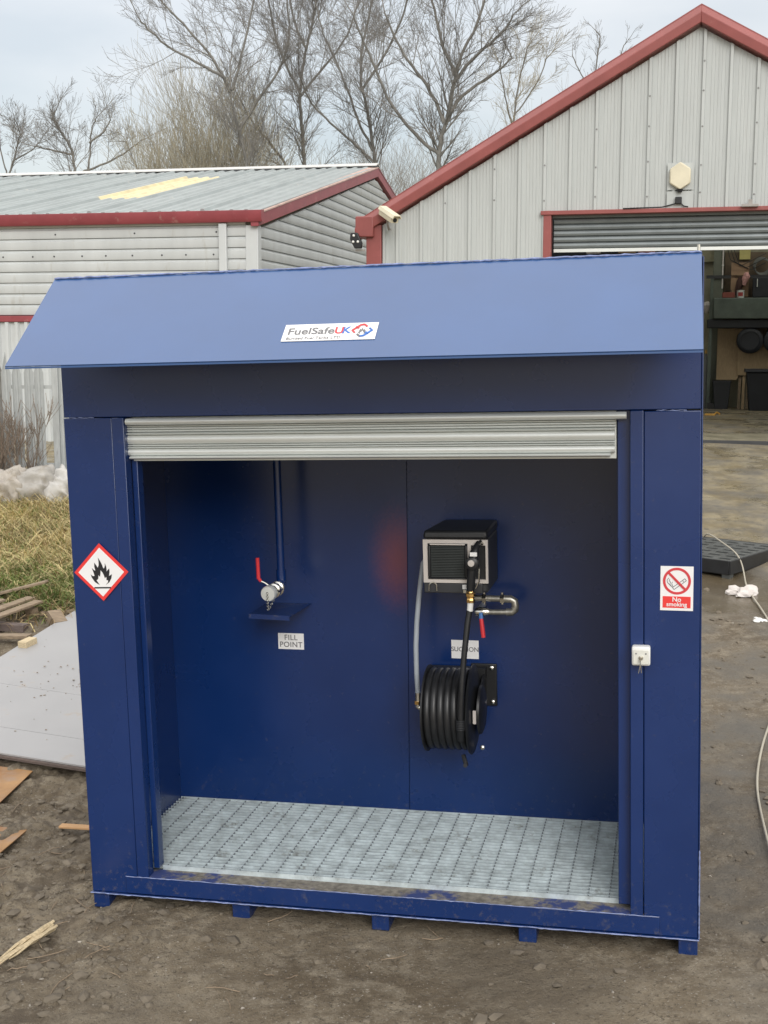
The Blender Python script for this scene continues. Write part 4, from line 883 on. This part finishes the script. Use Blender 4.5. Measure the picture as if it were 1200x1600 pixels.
for q, (x, y, d) in zip(s_.points, pc): q.co = (x, y, G(x, y)+d, 1)
cu.materials.append(CABLE); f = bpy.data.objects.new('tmp', cu); col.objects.link(f); bpy.context.view_layer.update()
me = bpy.data.meshes.new_from_object(f.evaluated_get(bpy.context.evaluated_depsgraph_get())); bpy.data.objects.remove(f); o = bpy.data.objects.new('cable', me); col.objects.link(o); tag(o, 'beige cable snaking over pallet and wet ground at right', 'cable')
def litter(x, y, w_, d_, h_, seed, lab, m_):
    t = thing('litter', lab, 'litter', wm(x, y, G(x, y), seed)); bm = bmesh.new(); bmesh.ops.create_icosphere(bm, subdivisions=3, radius=1); r_ = np.random.default_rng(seed)
    P = np.array([v.co for v in bm.verts]); f = np.zeros(len(P))
    for k in range(8): d = r_.normal(size=3); d /= np.linalg.norm(d); f += np.abs(np.sin(P@d*r_.uniform(3, 9)+r_.uniform(0, 6)))*.13
    a = np.arctan2(P[:, 1], P[:, 0]); P = P*(.5+f[:, None])*(1+.3*np.sin(a*3+seed)+.15*np.sin(a*7))[:, None]
    for v, q in zip(bm.verts, P): v.co = (q[0]*w_/2, q[1]*d_/2, max(q[2], -.1)*h_)
    me = bpy.data.meshes.new('paper'); bm.to_mesh(me); bm.free(); me.materials.append(m_); o = bpy.data.objects.new('paper', me); col.objects.link(o); o.parent = t
litter(3.46, 11.80, .24, .15, .06, 3, 'crumpled pale paper on wet ground before the pallet', RAGW)
litter(3.40, 11.02, .15, .12, .012, 8, 'flat white paper scrap beside the beige cable', WHITE)

# ------------------------------------------------------------------ the blue kiosk (local frame: x right, y depth, z up)
MK = Matrix(((.97374, .22603, -.0274, -1.483), (-.22594, .97412, .00625, 6.026), (.02811, .0001, .9996, .018), (0, 0, 0, 1)))
W, H = 2.99, 3.067
ki = thing('fuel_kiosk', 'large open fronted dark blue steel fuel kiosk with sloping canopy', 'kiosk', MK)
def kb(name, a, b_, m=PAINT, bevel=.003): return bx(name, m, ki, a, b_, bevel=bevel)
bvl = .003
kb('front_post', (0, -.004, 0), (.250, .05, 2.402)); kb('front_post', (2.750, -.004, 0), (W, .05, 2.399))
kb('header_panel', (0, 0, 2.406), (W, .05, 3.058))
kb('guide_channel', (.254, -.012, .093), (.315, .05, 2.403)); kb('guide_channel', (2.690, -.012, .093), (2.747, .05, 2.403))
kb('inner_jamb', (.3155, .055, .117), (.345, .115, 2.403)); kb('inner_jamb', (2.634, .040, .117), (2.6895, .115, 2.403))
kb('base_beam', (.251, .004, 0), (2.749, .06, .090)); kb('sill_plate', (.19, -.012, .004), (2.82, -.0045, .092))
kb('bottom_flange', (-.004, -.018, -.010), (W+.006, .06, -.001))
kb('edge_flange', (W+.001, -.006, 0), (W+.007, .06, 3.05))
bx('dirty_threshold', SAND, ki, (.30, .0605, .02), (2.69, .095, .0925)); b = MB(); b.box(.252, -.0035, .0905, 2.748, .060, .0935); b.build('threshold_ledge', SAND, ki)
kb('side_wall', (0, .051, 0), (.058, 2.38, 3.055)); kb('side_wall', (2.932, .061, 0), (W, 2.38, 3.055))
# the two back panels meet in a slightly slanted joint
for (x0b, x0t, x1b, x1t, m_) in ((.0585, .0585, 1.429, 1.470, RED_REFLECT), (1.434, 1.475, 2.931, 2.931, PAINT)):
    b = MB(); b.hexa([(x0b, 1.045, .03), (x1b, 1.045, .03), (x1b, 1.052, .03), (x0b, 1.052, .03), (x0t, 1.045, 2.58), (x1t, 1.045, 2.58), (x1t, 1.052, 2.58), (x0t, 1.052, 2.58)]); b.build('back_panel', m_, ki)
kb('back_stiffener', (.06, 1.056, .03), (2.93, 1.09, 2.58)); kb('ceiling_panel', (.0585, .0515, 2.59), (2.931, 1.1, 2.60))
kb('rear_wall', (.06, 2.34, 0), (2.93, 2.38, 3.05)); kb('roof_panel', (0, .0, 3.0585), (W, 2.4, 3.066))
bx('sump_tray', TRAY, ki, (.0585, .096, .02), (2.931, 1.0445, .04))
for (a, c) in ((0, .085), (.747, .837), (1.46, 1.545), (2.172, 2.256), (2.905, 2.99)): kb('skid_foot', (a, .002, -.092), (c, 2.3, -.011), bevel=.004)
# canopy plate
cy, cz = -.512, 2.667; cu_ = Vector((0, -cy, H-cz)).normalized(); cn = Vector((0, -cu_.z, cu_.y)); clen_ = math.hypot(cy, H-cz)
b = MB(); P0 = Vector((0, cy, cz))
q = []
for d in (-.005, 0):
    for x, s_ in ((-.002, 0), (W-.004, 0), (W-.004, clen_), (-.002, clen_)): q.append(Vector((x, 0, 0))+P0+cu_*s_+cn*d)
ca = b.hexa(q).build('canopy', SKYLIT_PAINT, ki)
b = MB(); b.box(-.002, cy+.001, cz-.013, W-.004, cy+.005, cz-.005); b.build('drip_lip', SKYLIT_PAINT, ca)
# weld beads along edges
def weld(pts, r, n=60, name='weld_bead'):
    pts = [Vector(p) for p in pts]; o_ = []; rs = []
    for k in range(n):
        q = pts[0].lerp(pts[1], k/(n-1)); o_.append(q+Vector((0, random.uniform(-.001, .001), random.uniform(-.0015, .0015)))); rs.append(r*.72*random.uniform(.55, 1.3))
    MB().tube(o_, rs, 5).build(name, WELD, ki)
weld([(0, -.006, H+.002), (W-.004, -.004, H+.002)], .006, 160); weld([(.19, -.013, .093), (2.82, -.013, .093)], .0032, 140); weld([(-.004, -.019, -.004), (W+.006, -.019, -.004)], .0042, 160)
weld([(W+.006, -.007, .0), (W+.006, -.007, .42)], .005, 40); weld([(.03, -.004, 2.404), (.16, -.004, 2.404)], .003, 14); weld([(2.80, -.004, 2.402), (2.93, -.004, 2.402)], .003, 14)
MB().cyl((2.975, .02, 3.06), (2.975, .02, 3.10), .007).build('lifting_pin', CHROME, ki)
b = MB(); b.lathe((.56, 1.3, 3.05), (0, 0, 1), [(0, .035), (.02, .035), (.025, .06), (.05, .05), (.068, .03), (.07, .0)], 20); b.build('vent_cap', BLACK, ki)
for (x, z_) in ((2.45, .62), (.85, .30), (1.55, .26), (2.8, .75)): pass
# roller shutter
rs_ = bx('roller_shutter', GALV, ki, (.330, .050, 2.10+.09), (2.628, .054, 2.40), bevel=0)
fn = lambda x, a, c: (x, a, c)
def slat(z0, z1, x0, x1, bulge, name='slat', y=.030):
    k = 8; pr = [(y+.018, z0)]+[(y-bulge*math.sin(math.pi*i/k)**.8, z0+(z1-z0)*i/k) for i in range(k+1)]+[(y+.018, z1)]
    MB().sweep(pr, x0, x1, fn).build(name, GALV, rs_, angle=50)
slat(2.366, 2.398, .322, 2.674, .012, y=.0); slat(2.355, 2.364, .30, 2.625, .005); slat(2.343, 2.352, .30, 2.625, .007); slat(2.331, 2.340, .30, 2.625, .005)
slat(2.316, 2.328, .30, 2.622, .020); slat(2.272, 2.315, .30, 2.622, .010); slat(2.262, 2.269, .30, 2.622, .006); slat(2.251, 2.259, .30, 2.622, .012)
slat(2.217, 2.249, .30, 2.622, .008, name='bottom_slat'); slat(2.200, 2.215, .325, 2.604, .018, name='bottom_bar', y=.026)
b = MB(); b.box(.296, .005, 2.20, .302, .05, 2.352); b.build('end_guide', GALV, rs_)

# steel grating floor
gr = thing('steel_grating', 'galvanised steel grating floor inside the blue kiosk', 'grating', MK)
bb = bx('bearing_bar', GRATE, gr, (.062, -.0026, .086), (2.928, .0026, .115)); NB = 25; first = True
ys_ = np.linspace(.125, 1.035, NB)
for y in ys_:
    if first: bb.location = (0, y, 0); first = False
    else: linkcopy(bb, gr, (0, y, 0))
MB().box(.346, .097, .086, 2.633, .101, .116).build('edge_bar', GRATE, gr)
rb = MB(); rb.box(-.0024, .100, .104, .0024, 1.038, .1130); rb_ = rb.build('cross_rod', mat('rod_zinc', (.26, .29, .30), .5, metal=.3), gr); xs_ = np.arange(.078, 2.92, .0965)
for k, x in enumerate(xs_):
    if k == 0: rb_.location = (x, 0, 0)
    else: linkcopy(rb_, gr, (x, 0, 0))

# ------------------------------------------------------------------ fittings in the kiosk
def kt(name, label, cat, base, group=None): return thing(name, label, cat, MK @ T(base), group)
# fuel pump
o = (1.79, 1.045, 1.44); pu = kt('fuel_pump', 'charcoal wall mounted fuel pump with silver front plate', 'pump', o)
yF = .66; x0, x1, z0, z1 = 1.622, 1.957, 1.440, 1.768
bx('case', CASE, pu, (x0+.006, yF+.02, z0), (x1-.004, 1.044, z1-.05), o, bevel=.012)
b = MB(); b.hexa([(x0, yF, z1-.047), (x1, yF, z1-.047), (x1, 1.043, z1-.047), (x0, 1.043, z1-.047), (x0+.004, yF+.006, z1-.004), (x1-.004, yF+.006, z1-.004), (x1-.002, 1.043, z1), (x0+.05, 1.043, z1)]); b.build('lid', BLACK, pu, o, bevel=.012)
# front plate with two openings, built as bars
fx = lambda f: x0+(x1-x0)*f
ft, fb_ = z1-.050, z0+.054; fzz = lambda f: ft-(ft-fb_)*f
gx0, gx1, gz0, gz1 = fx(.072), fx(.690), fzz(.915), fzz(.085); hx0, hx1, hz0, hz1 = fx(.742), fx(.965), fzz(.93), fzz(.125)
fp = MB(); a, c = yF, yF+.018
fp.box(x0, a, gz1, x1, c, ft); fp.box(x0, a, fb_, x1, c, gz0) ; fp.box(x0, a, gz0, gx0, c, gz1); fp.box(gx1, a, gz0, hx0, c, gz1); fp.box(hx1, a, gz0, x1, c, gz1); fp.box(hx0, a, hz1, hx1, c, gz1)
fp.build('front_plate', SILVER, pu, o)
bx('grille_back', BLACK, pu, (gx0, yF+.022, gz0), (gx1, yF+.03, gz1), o)
b = MB()
for k in range(4):
    aa, bb_ = [((gx0, gz1-.010), (gx1, gz1)), ((gx0, gz0), (gx1, gz0+.010)), ((gx0, gz0+.010), (gx0+.016, gz1-.010)), ((gx1-.016, gz0+.010), (gx1, gz1-.010))][k]; b.box(aa[0], yF-.008, aa[1], bb_[0], yF+.02, bb_[1])
b.build('grille_frame', BLACK, pu, o, bevel=.005)
bx('grille_highlight', SILVER, pu, (gx0+.014, yF-.010, gz1-.007), (gx1-.012, yF-.0085, gz1-.001), o)
ns_ = 19; sp_ = (gz1-gz0-.024)/ns_; sl_ = MB(); sl_.hexa([(gx0+.017, yF-.003, 0), (gx1-.017, yF-.003, 0), (gx1-.017, yF+.018, sp_*.3), (gx0+.017, yF+.018, sp_*.3), (gx0+.017, yF-.003, sp_*.62), (gx1-.017, yF-.003, sp_*.62), (gx1-.017, yF+.018, sp_*.9), (gx0+.017, yF+.018, sp_*.9)])
s0_ = sl_.build('louvre', GRILLE, pu, (o[0], o[1], 0)); 
for k in range(ns_):
    q = s0_ if k == 0 else linkcopy(s0_, pu, (0, 0, 0)); q.location = (0, 0, gz0+.012+k*sp_-o[2])
bx('nozzle_holster', BLACK, pu, (hx0, yF+.0185, hz0), (hx1, yF+.06, hz1), o)
bx('lower_trim', CASE, pu, (x0+.001, yF+.004, z0), (x1-.03, yF+.0195, fb_-.003), o, bevel=.004)
b = MB(); hp = [(fx(.085)+.0205-.0205*math.cos(q), yF-.004, z0+.012+(.022 if 0 < i < 8 else 0)+.022*math.sin(q)) for i, q in enumerate(np.linspace(0, math.pi, 9))]; b.tube(hp, .0035, 6); b.build('hook', CHROME, pu, o)
bx('rating_label', STICK, pu, (fx(.60), yF+.0015, z0+.022), (fx(.69), yF+.0035, z0+.045), o); bx('lock', CHROME, pu, (fx(.615), yF-.004, z0+.003), (fx(.66), yF+.003, z0+.019), o)
bx('hose_connector', CHROME, pu, (1.596, .815, 1.565), (1.628, .84, 1.60), o, bevel=.004)
# dispensing nozzle
o = (1.88, .6, 1.55); nz_ = kt('fuel_nozzle', 'black fuel nozzle hanging in the pump holster', 'nozzle', o)
MB().tube([(1.915, .645, 1.705), (1.905, .615, 1.685), (1.897, .598, 1.655), (1.889, .592, 1.61), (1.882, .598, 1.55), (1.876, .60, 1.49), (1.874, .60, 1.465)], [.016, .020, .026, .028, .023, .022, .019], 12).build('body', BLACK, nz_, o)
MB().lathe((1.889, .575, 1.612), (0, -1, 0), [(0, .034), (.012, .034), (.018, .026), (.019, .0)], 20).build('swivel_ring', BLACK, nz_, o)
MB().lathe((1.887, .556, 1.616), (0, -1, 0), [(0, .018), (.004, .016), (.005, 0)], 16).build('cap', SILVER, nz_, o)
bx('label', STICK, nz_, (1.880, .566, 1.650), (1.916, .569, 1.670), o)
MB().tube([(1.913, .60, 1.63), (1.925, .585, 1.58), (1.922, .585, 1.52), (1.903, .595, 1.48)], .0045, 6).build('trigger_guard', CHROME, nz_, o)
MB().tube([(1.93, .66, 1.70), (1.925, .635, 1.715), (1.915, .62, 1.70)], .009, 8).build('spout', CHROME, nz_, o)
MB().lathe((1.8745, .60, 1.470), (-.01, 0, -1), [(0, .018), (.012, .021), (.016, .025), (.03, .025), (.034, .020), (.046, .020), (.050, .023), (.062, .022)], 8).build('brass_swivel', BRASS, nz_, o)
MB().lathe((1.8735, .60, 1.408), (-.09, 0, -1), [(0, .016), (.045, .0155)], 14).build('ferrule', WHITE, nz_, o)
# hose reel
o = (1.74, 1.045, .8); re_ = kt('hose_reel', 'black wall mounted hose reel wound with thick hose', 'hose reel', o)
cx_, cyr, czr = 1.74, .775, .795
bx('wall_plate', BLACK, re_, (1.80, 1.030, .74), (1.940, 1.0445, .975), o, bevel=.004)
for x in (1.577, 1.872):
    b = MB(); b.hexa([(x, cyr-.03, czr-.055), (x+.010, cyr-.03, czr-.055), (x+.010, 1.03, .71), (x, 1.03, .71), (x, cyr-.03, czr+.055), (x+.010, cyr-.03, czr+.055), (x+.010, 1.03, .95), (x, 1.03, .95)]); b.build('arm', BLACK, re_, o)
bx('cross_brace', BLACK, re_, (1.577, .98, .90), (1.885, 1.03, .96), o)
MB().lathe((1.604, cyr, czr), (1, 0, 0), [(0, .05), (0, .215), (.004, .228), (.012, .228), (.014, .20), (.016, .06)], 40).build('flange', BLACK, re_, o)
MB().lathe((1.838, cyr, czr), (1, 0, 0), [(0, .06), (.001, .20), (.004, .232), (.010, .236), (.014, .232), (.024, .20), (.030, .10), (.034, .0)], 40).build('flange', BLACK, re_, o)
MB().lathe((1.60, cyr, czr), (1, 0, 0), [(0, .15), (.25, .15)], 32).build('drum', BLACK, re_, o)
for k in range(6): MB().torus((1.637+k*.0355, cyr, czr), (1, 0, .02), .196, .0195, 44, 12).build('hose_coil', RUBBER, re_, o)
MB().lathe((1.886, cyr, czr), (1, 0, 0), [(0, .13), (.012, .125), (.022, .10), (.026, .0)], 32).build('spring_case', BLACK, re_, o)
bx('grey_tag', SILVER, re_, (1.572, cyr-.044, czr-.03), (1.592, cyr-.031, czr+.035), o); bx('grey_tag', SILVER, re_, (1.872, cyr-.16, czr-.03), (1.888, cyr-.150, czr+.04), o)
for (x, y, z_) in ((1.915, 1.022, .955), (1.918, 1.022, .765), (1.90, .74, .60)): MB().lathe((x, y, z_), (0, -1, 0), [(-.02, .009), (0, .013), (.008, .012), (.012, .005)], 8).build('bolt', CHROME, re_, o)
MB().tube([(1.868, .60, 1.364), (1.858, .590, 1.30), (1.842, .57, 1.15), (1.83, .553, 1.0), (1.822, .548, .86), (1.818, .553, .76)], .0155, 14).build('delivery_hose', RUBBER, re_, o)
MB().tube([(1.818, .549, .80), (1.817, .557, .74), (1.815, .575, .69)], [.022, .021, .018], 12).build('hose_stop', BLACK, re_, o)
for k in range(6): MB().torus((1.8185, .551, .80-k*.009), (0, .05, 1), .0225, .0022, 16, 6).build('guard_ring', CASE, re_, o)
MB().tube([(1.80, .72, .56), (1.82, .69, .52), (1.82, .66, .525)], .012, 8).build('latch', BLACK, re_, o)
# clear feed hose
o = (1.56, .82, 1.2); ch = kt('feed_hose', 'translucent grey hose looping from pump to reel', 'hose', o)
MB().tube([(1.600, .826, 1.582), (1.588, .822, 1.565), (1.578, .82, 1.50), (1.562, .815, 1.38), (1.550, .805, 1.25), (1.543, .80, 1.12), (1.545, .79, .98), (1.551, .78, .89), (1.553, .775, .855)], .0135, 14).build('tube', CLEAR, ch, o)
MB().tube([(1.553, .775, .875), (1.553, .775, .832)], .019, 10).build('hose_clip', CHROME, ch, o)
MB().tube([(1.553, .775, .835), (1.553, .775, .80), (1.560, .775, .792), (1.60, .775, .792)], .017, 10).build('elbow', CHROME, ch, o); MB().lathe((1.553, .775, .812), (0, 0, 1), [(0, .021), (.018, .021)], 6).build('nut', BRASS, ch, o)
DULLP = mat('dull_pipe', (.40, .39, .35), .38, metal=.8, var=.3, scale=25)
# suction pipework
o = (1.97, .86, 1.34); su = kt('suction_pipe', 'steel suction pipe loop with valve right of pump', 'pipe', o)
yp = .86
MB().tube([(1.85, yp, 1.376), (2.035, yp, 1.373)], .0165, 12).build('pipe', DULLP, su, o); MB().tube([(1.90, yp, 1.300), (2.035, yp, 1.303)], .0150, 12).build('pipe', DULLP, su, o)
MB().tube([(2.00, yp, 1.374), (2.045, yp, 1.373), (2.064, yp, 1.362), (2.068, yp, 1.338), (2.064, yp, 1.314), (2.05, yp, 1.304), (2.02, yp, 1.303)], .0205, 12).build('elbow', DULLP, su, o)
for x in (1.905, 2.00): MB().lathe((x, yp, 1.374), (1, 0, 0), [(-.012, .019), (-.01, .026), (.01, .026), (.012, .019)], 6).build('union', CHROME, su, o); MB().cyl((x, yp, 1.345), (x, yp, 1.408), .0075).build('bolt', CHROME, su, o)
MB().lathe((1.885, yp-.0, 1.302), (1, 0, 0), [(-.03, .017), (-.02, .023), (.005, .026), (.03, .023), (.045, .017)], 12).build('valve_body', CHROME, su, o)
MB().tube([(1.885, yp, 1.30), (1.87, .92, 1.30), (1.87, 1.044, 1.30)], .016, 10).build('wall_pipe', GALV, su, o)
MB().tube([(1.890, yp-.035, 1.305), (1.892, yp-.039, 1.274)], [.010, .012], 8).build('valve_lever', BLUEV, su, o); MB().tube([(1.892, yp-.040, 1.278), (1.898, yp-.045, 1.225), (1.904, yp-.048, 1.175)], [.010, .012, .011], 8).build('lever_grip', REDV, su, o)
# fill pipe
o = (.80, .82, 1.45); fi = kt('fill_pipe', 'blue vertical fill pipe with capped coupling and red lever', 'pipe', o)
fx_, fy = .802, .82
MB().tube([(fx_, fy, 2.589), (fx_, fy, 1.47)], .0215, 16).build('pipe', PAINT, fi, o); MB().tube([(fx_, fy, 1.52), (fx_, fy, 1.46), (fx_-.002, fy-.02, 1.435), (fx_-.004, fy-.06, 1.425)], .027, 12).build('elbow', PAINT, fi, o)
ax = (-.06, -1, -.02)
MB().lathe((fx_-.003, fy-.05, 1.428), ax, [(0, .025), (.004, .040), (.022, .040), (.026, .032), (.05, .032), (.054, .040), (.075, .040), (.079, .031), (.105, .031)], 20).build('valve_body', CHROME, fi, o)
MB().lathe((fx_-.010, fy-.155, 1.426), ax, [(0, .036), (.012, .042), (.04, .042), (.048, .038), (.05, .0)], 24).build('coupling_cap', GALV, fi, o)
MB().tube([(fx_-.03, fy-.10, 1.445), (fx_-.06, fy-.10, 1.465), (fx_-.085, fy-.10, 1.475)], .007, 8).build('lever_arm', CHROME, fi, o)
MB().tube([(fx_-.082, fy-.10, 1.472), (fx_-.096, fy-.10, 1.49), (fx_-.097, fy-.10, 1.60)], [.009, .0105, .0105], 10).build('lever_grip', REDV, fi, o)
for s_ in (-1, 1): MB().tube([(fx_-.01+s_*.042, fy-.17, 1.43), (fx_-.01+s_*.052, fy-.15, 1.435), (fx_-.01+s_*.05, fy-.11, 1.435)], .006, 6).build('cam_arm', CHROME, fi, o)
cpts = [(fx_-.012, fy-.21, 1.430-.0085*k) for k in range(11)]+[(fx_-.008+.003*k, fy-.205+.006*k, 1.345+.008*k) for k in range(9)]
for k, q in enumerate(cpts): MB().torus(q, (1, 0, 0) if k % 2 else (0, 1, 0), .0055, .0016, 8, 4).build('chain_link', CHROME, fi, o)
# drip shelf
o = (.74, 1.045, 1.27); ds = kt('drip_shelf', 'small blue steel drip shelf under the fill coupling', 'shelf', o)
b = MB(); b.hexa([(.628, .765, 1.277), (.858, .765, 1.270), (.900, 1.044, 1.283), (.640, 1.044, 1.283), (.628, .765, 1.281), (.858, .765, 1.274), (.900, 1.044, 1.287), (.640, 1.044, 1.287)]); b.build('tray', PAINT, ds, o)
b = MB(); b.hexa([(.628, .760, 1.258), (.858, .760, 1.251), (.858, .7645, 1.251), (.628, .7645, 1.258), (.628, .760, 1.284), (.858, .760, 1.277), (.858, .7645, 1.277), (.628, .7645, 1.284)]); b.build('front_lip', PAINT, ds, o)
# key switch
o = (2.738, -.012, 1.32); ks = kt('key_switch', 'white square key switch box with hanging keys', 'switch', o)
bx('case', WHITE, ks, (2.698, -.062, 1.280), (2.778, -.0125, 1.366), o, bevel=.008); bx('cover', mat('switch_grey', (.62, .62, .57), .45), ks, (2.704, -.0655, 1.288), (2.772, -.0622, 1.352), o, bevel=.003)
MB().lathe((2.738, -.064, 1.318), (0, -1, 0), [(0, .011), (.006, .010), (.008, 0)], 16).build('lock', CHROME, ks, o)
for x in (2.717, 2.759): MB().lathe((x, -.0655, 1.336), (0, -1, 0), [(0, .004), (.002, .003)], 8).build('screw', INKG, ks, o)
bx('key', CHROME, ks, (2.7355, -.088, 1.300), (2.7385, -.066, 1.326), o); MB().torus((2.737, -.082, 1.298), (1, 0, 0), .010, .0012, 14, 4).build('key_ring', CHROME, ks, o)
MB().tube([(2.736, -.082, 1.290), (2.728, -.082, 1.252)], .0025, 5).build('key', CHROME, ks, o); MB().tube([(2.737, -.082, 1.290), (2.741, -.082, 1.253)], .0025, 5).build('key', CHROME, ks, o)

# ------------------------------------------------------------------ signs
def flat_on(M, name, m, parent, pts, d0, d1):     # outline in the sign's own x/z plane, facing -y
    b = MB(); b.poly(pts, lambda u, v, d: (u, d0+d, v), d1-d0); return b.build(name, m, parent, smooth=False)
def rect(x0, z0, x1, z1): return [(x0, z0), (x1, z0), (x1, z1), (x0, z1)]
def text(s, parent, x, z, size, m, y=-.0032, bold=0., name='lettering', shear=0., align='CENTER', sx=1., space=1.):
    c = bpy.data.curves.new(name, 'FONT'); c.body = s; c.size = size; c.align_x = align; c.align_y = 'CENTER'; c.extrude = .0003; c.offset = bold; c.shear = shear; c.space_character = space; c.materials.append(m)
    f = bpy.data.objects.new('tmp', c); col.objects.link(f); bpy.context.view_layer.update()
    me = bpy.data.meshes.new_from_object(f.evaluated_get(bpy.context.evaluated_depsgraph_get())); bpy.data.objects.remove(f)
    o = bpy.data.objects.new(name, me); col.objects.link(o); o.parent = parent; o.location = (x, y, z); o.rotation_euler = (math.pi/2, 0, 0); o.scale = (sx, 1, 1); return o
FL = [(570,785),(500,740),(460,680),(443,630),(475,655),(502,652),(490,600),(470,540),(500,568),(520,578),(510,520),(512,460),(545,508),(560,535),(578,500),(582,445),(575,390),(605,440),(628,490),(640,530),(655,550),(672,510),(675,470),(690,520),(695,560),(690,592),(735,545),(735,600),(722,655),(770,630),(755,690),(720,745),(660,785),(700,745),(705,715),(680,715),(682,690),(680,662),(658,690),(645,640),(625,600),(600,570),(595,620),(583,665),(560,640),(558,675),(552,700),(525,712),(545,745)]
def flame(cx0, cz0, s): return [(cx0+(x-606)*s, cz0-(y-600)*s) for x, y in FL]
# hazard diamond
hz = thing('hazard_sign', 'red bordered white diamond flammable sign with black flame', 'sign', MK @ T((.1555, -.0145, 1.652)) @ Matrix.Rotation(R(-1.5), 4, 'Y'))
dm = lambda r: [(r, 0), (0, r), (-r, 0), (0, -r)]
flat_on(None, 'border', REDS, hz, dm(.143), 0, .0018); flat_on(None, 'face', STICK, hz, dm(.121), -.0012, 0)
flat_on(None, 'flame', INK, hz, flame(0, .0, .000345), -.0022, -.0012); flat_on(None, 'ground_bar', INK, hz, rect(-.042, -.0805, .046, -.0735), -.0022, -.0012)
# no smoking
ns = thing('no_smoking_sign', 'white no smoking sign with red ring and red panel', 'sign', MK @ T((2.8905, -.0065, 1.620)) @ Matrix.Rotation(R(.6), 4, 'Y'))
flat_on(None, 'plate', STICK, ns, rect(-.0705, -.099, .0705, .099), 0, .002)
flat_on(None, 'red_panel', REDS, ns, rect(-.0600, -.0870, .0600, -.0355), -.0012, 0)
text('No', ns, 0, -.0495, .029, STICK, -.0022, .0005); text('smoking', ns, 0, -.0715, .0265, STICK, -.0022, .0004)
b = MB(); rr = []; k = 48
def ringpts(r): return [(r*math.cos(2*math.pi*i/k), r*math.sin(2*math.pi*i/k)) for i in range(k)]
o_, i_ = ringpts(.0600), ringpts(.0490)
vv = [(x, -.0012, z_+.0330) for x, z_ in o_]+[(x, -.0012, z_+.0330) for x, z_ in i_]+[(x, 0, z_+.0330) for x, z_ in o_]+[(x, 0, z_+.0330) for x, z_ in i_]
ff = []
for i in range(k):
    j = (i+1) % k; ff += [(i, j, k+j, k+i), (2*k+i, 3*k+i, 3*k+j, 2*k+j), (i, 2*k+i, 2*k+j, j), (k+i, k+j, 3*k+j, 3*k+i)]
b.add(vv, ff); b.build('ring', REDN, ns, smooth=False)
rot2 = lambda pts, a, c: [(c[0]+x*math.cos(a)-z_*math.sin(a), c[1]+x*math.sin(a)+z_*math.cos(a)) for x, z_ in pts]
flat_on(None, 'slash', REDN, ns, rot2(rect(-.0505, -.0052, .0505, .0052), R(-46), (0, .033)), -.0026, -.0014)
for pts in (rect(-.034, -.0065, .034, -.0045), rect(-.034, .0045, .034, .0065), rect(-.034, -.0045, -.032, .0045), rect(.032, -.0045, .034, .0045), rect(.020, -.0045, .0215, .0045)):
    flat_on(None, 'cigarette', INK, ns, rot2(pts, R(38), (.011, .020)), -.0013, -.0004)
for path in ([(-.020, .002), (-.030, .014), (-.026, .022), (-.033, .031), (-.030, .038)], [(-.024, .006), (-.040, .022), (-.042, .034), (-.034, .043)], [(-.017, .004), (-.022, .018), (-.018, .026)]):
    MB().tube([(x, -.0010, z_+.004) for x, z_ in path], .0011, 4).build('smoke', INK, ns)
# fill point / suction labels on the back wall
fp_ = thing('fill_point_sign', 'small white sign reading FILL POINT under shelf', 'sign', MK @ T((.7715, 1.0425, 1.066)) @ Matrix.Rotation(R(.3), 4, 'Y'))
flat_on(None, 'plate', STICK, fp_, rect(-.0755, -.046, .0755, .046), 0, .0024); text('FILL', fp_, 0, .0205, .043, INKG, -.0012, .0004, space=1.08); text('POINT', fp_, 0, -.0200, .043, INKG, -.0012, .0004, space=1.08)
sg = thing('suction_sign', 'small white sign reading SUCTION behind black hose', 'sign', MK @ T((1.7655, 1.0425, 1.0485)) @ Matrix.Rotation(R(.3), 4, 'Y'))
flat_on(None, 'plate', STICK, sg, rect(-.0755, -.0515, .0755, .0515), 0, .0024); text('SUCTION', sg, 0, 0, .0355, INKG, -.0012, .0004)
# company plate on the canopy
ang = math.atan2(cu_.z, cu_.y)
Mc = Matrix(((1, 0, 0, 1.4525), (0, -cn.y, cu_.y, 0), (0, -cn.z, cu_.z, 0), (0, 0, 0, 1)))
pos = P0+cu_*(clen_-.4765)+cn*.0035; Mc[1][3], Mc[2][3] = pos.y, pos.z
fs = thing('company_sign', 'white company plate with grey lettering on the canopy', 'sign', MK @ Mc)
flat_on(None, 'plate', STICK, fs, rect(-.2055, -.0565, .2055, .0565), 0, .002)
text('FuelSafe', fs, -.188, .006, .062, INKG, -.0010, .0010, align='LEFT', sx=1.03); text('U', fs, .0205, .006, .062, INKR, -.0010, .0016, align='LEFT', sx=.93); text('K', fs, .0530, .006, .062, INKB, -.0010, .0016, align='LEFT', sx=.93)
text('Bunded Fuel Tanks LTD', fs, -.186, -.0400, .0235, INKG, -.0010, .0002, align='LEFT', sx=1.05)
ec = (.142, .002)
def chev(pts, m_, nm, r=.0052): 
    MB().tube([(ec[0]+x, -.0012, ec[1]+z_) for x, z_ in pts], r, 4, True).build(nm, m_, fs, smooth=False)
chev([(-.030, -.014), (-.044, .000), (-.012, .036), (.004, .040)], INKR, 'red_arrow'); chev([(.004, .040), (.018, .026)], INKR, 'red_arrow'); chev([(-.030, .022), (-.016, .018)], INKR, 'red_arrow', .007)
chev([(.030, .014), (.044, .000), (.012, -.036), (-.004, -.040)], INKB, 'blue_arrow'); chev([(-.004, -.040), (-.018, -.026)], INKG, 'grey_arrow'); chev([(.030, -.022), (.016, -.018)], INKB, 'blue_arrow', .007)
flat_on(None, 'flame', INKG, fs, flame(ec[0], ec[1]-.002, .000115), -.0012, -.0002)
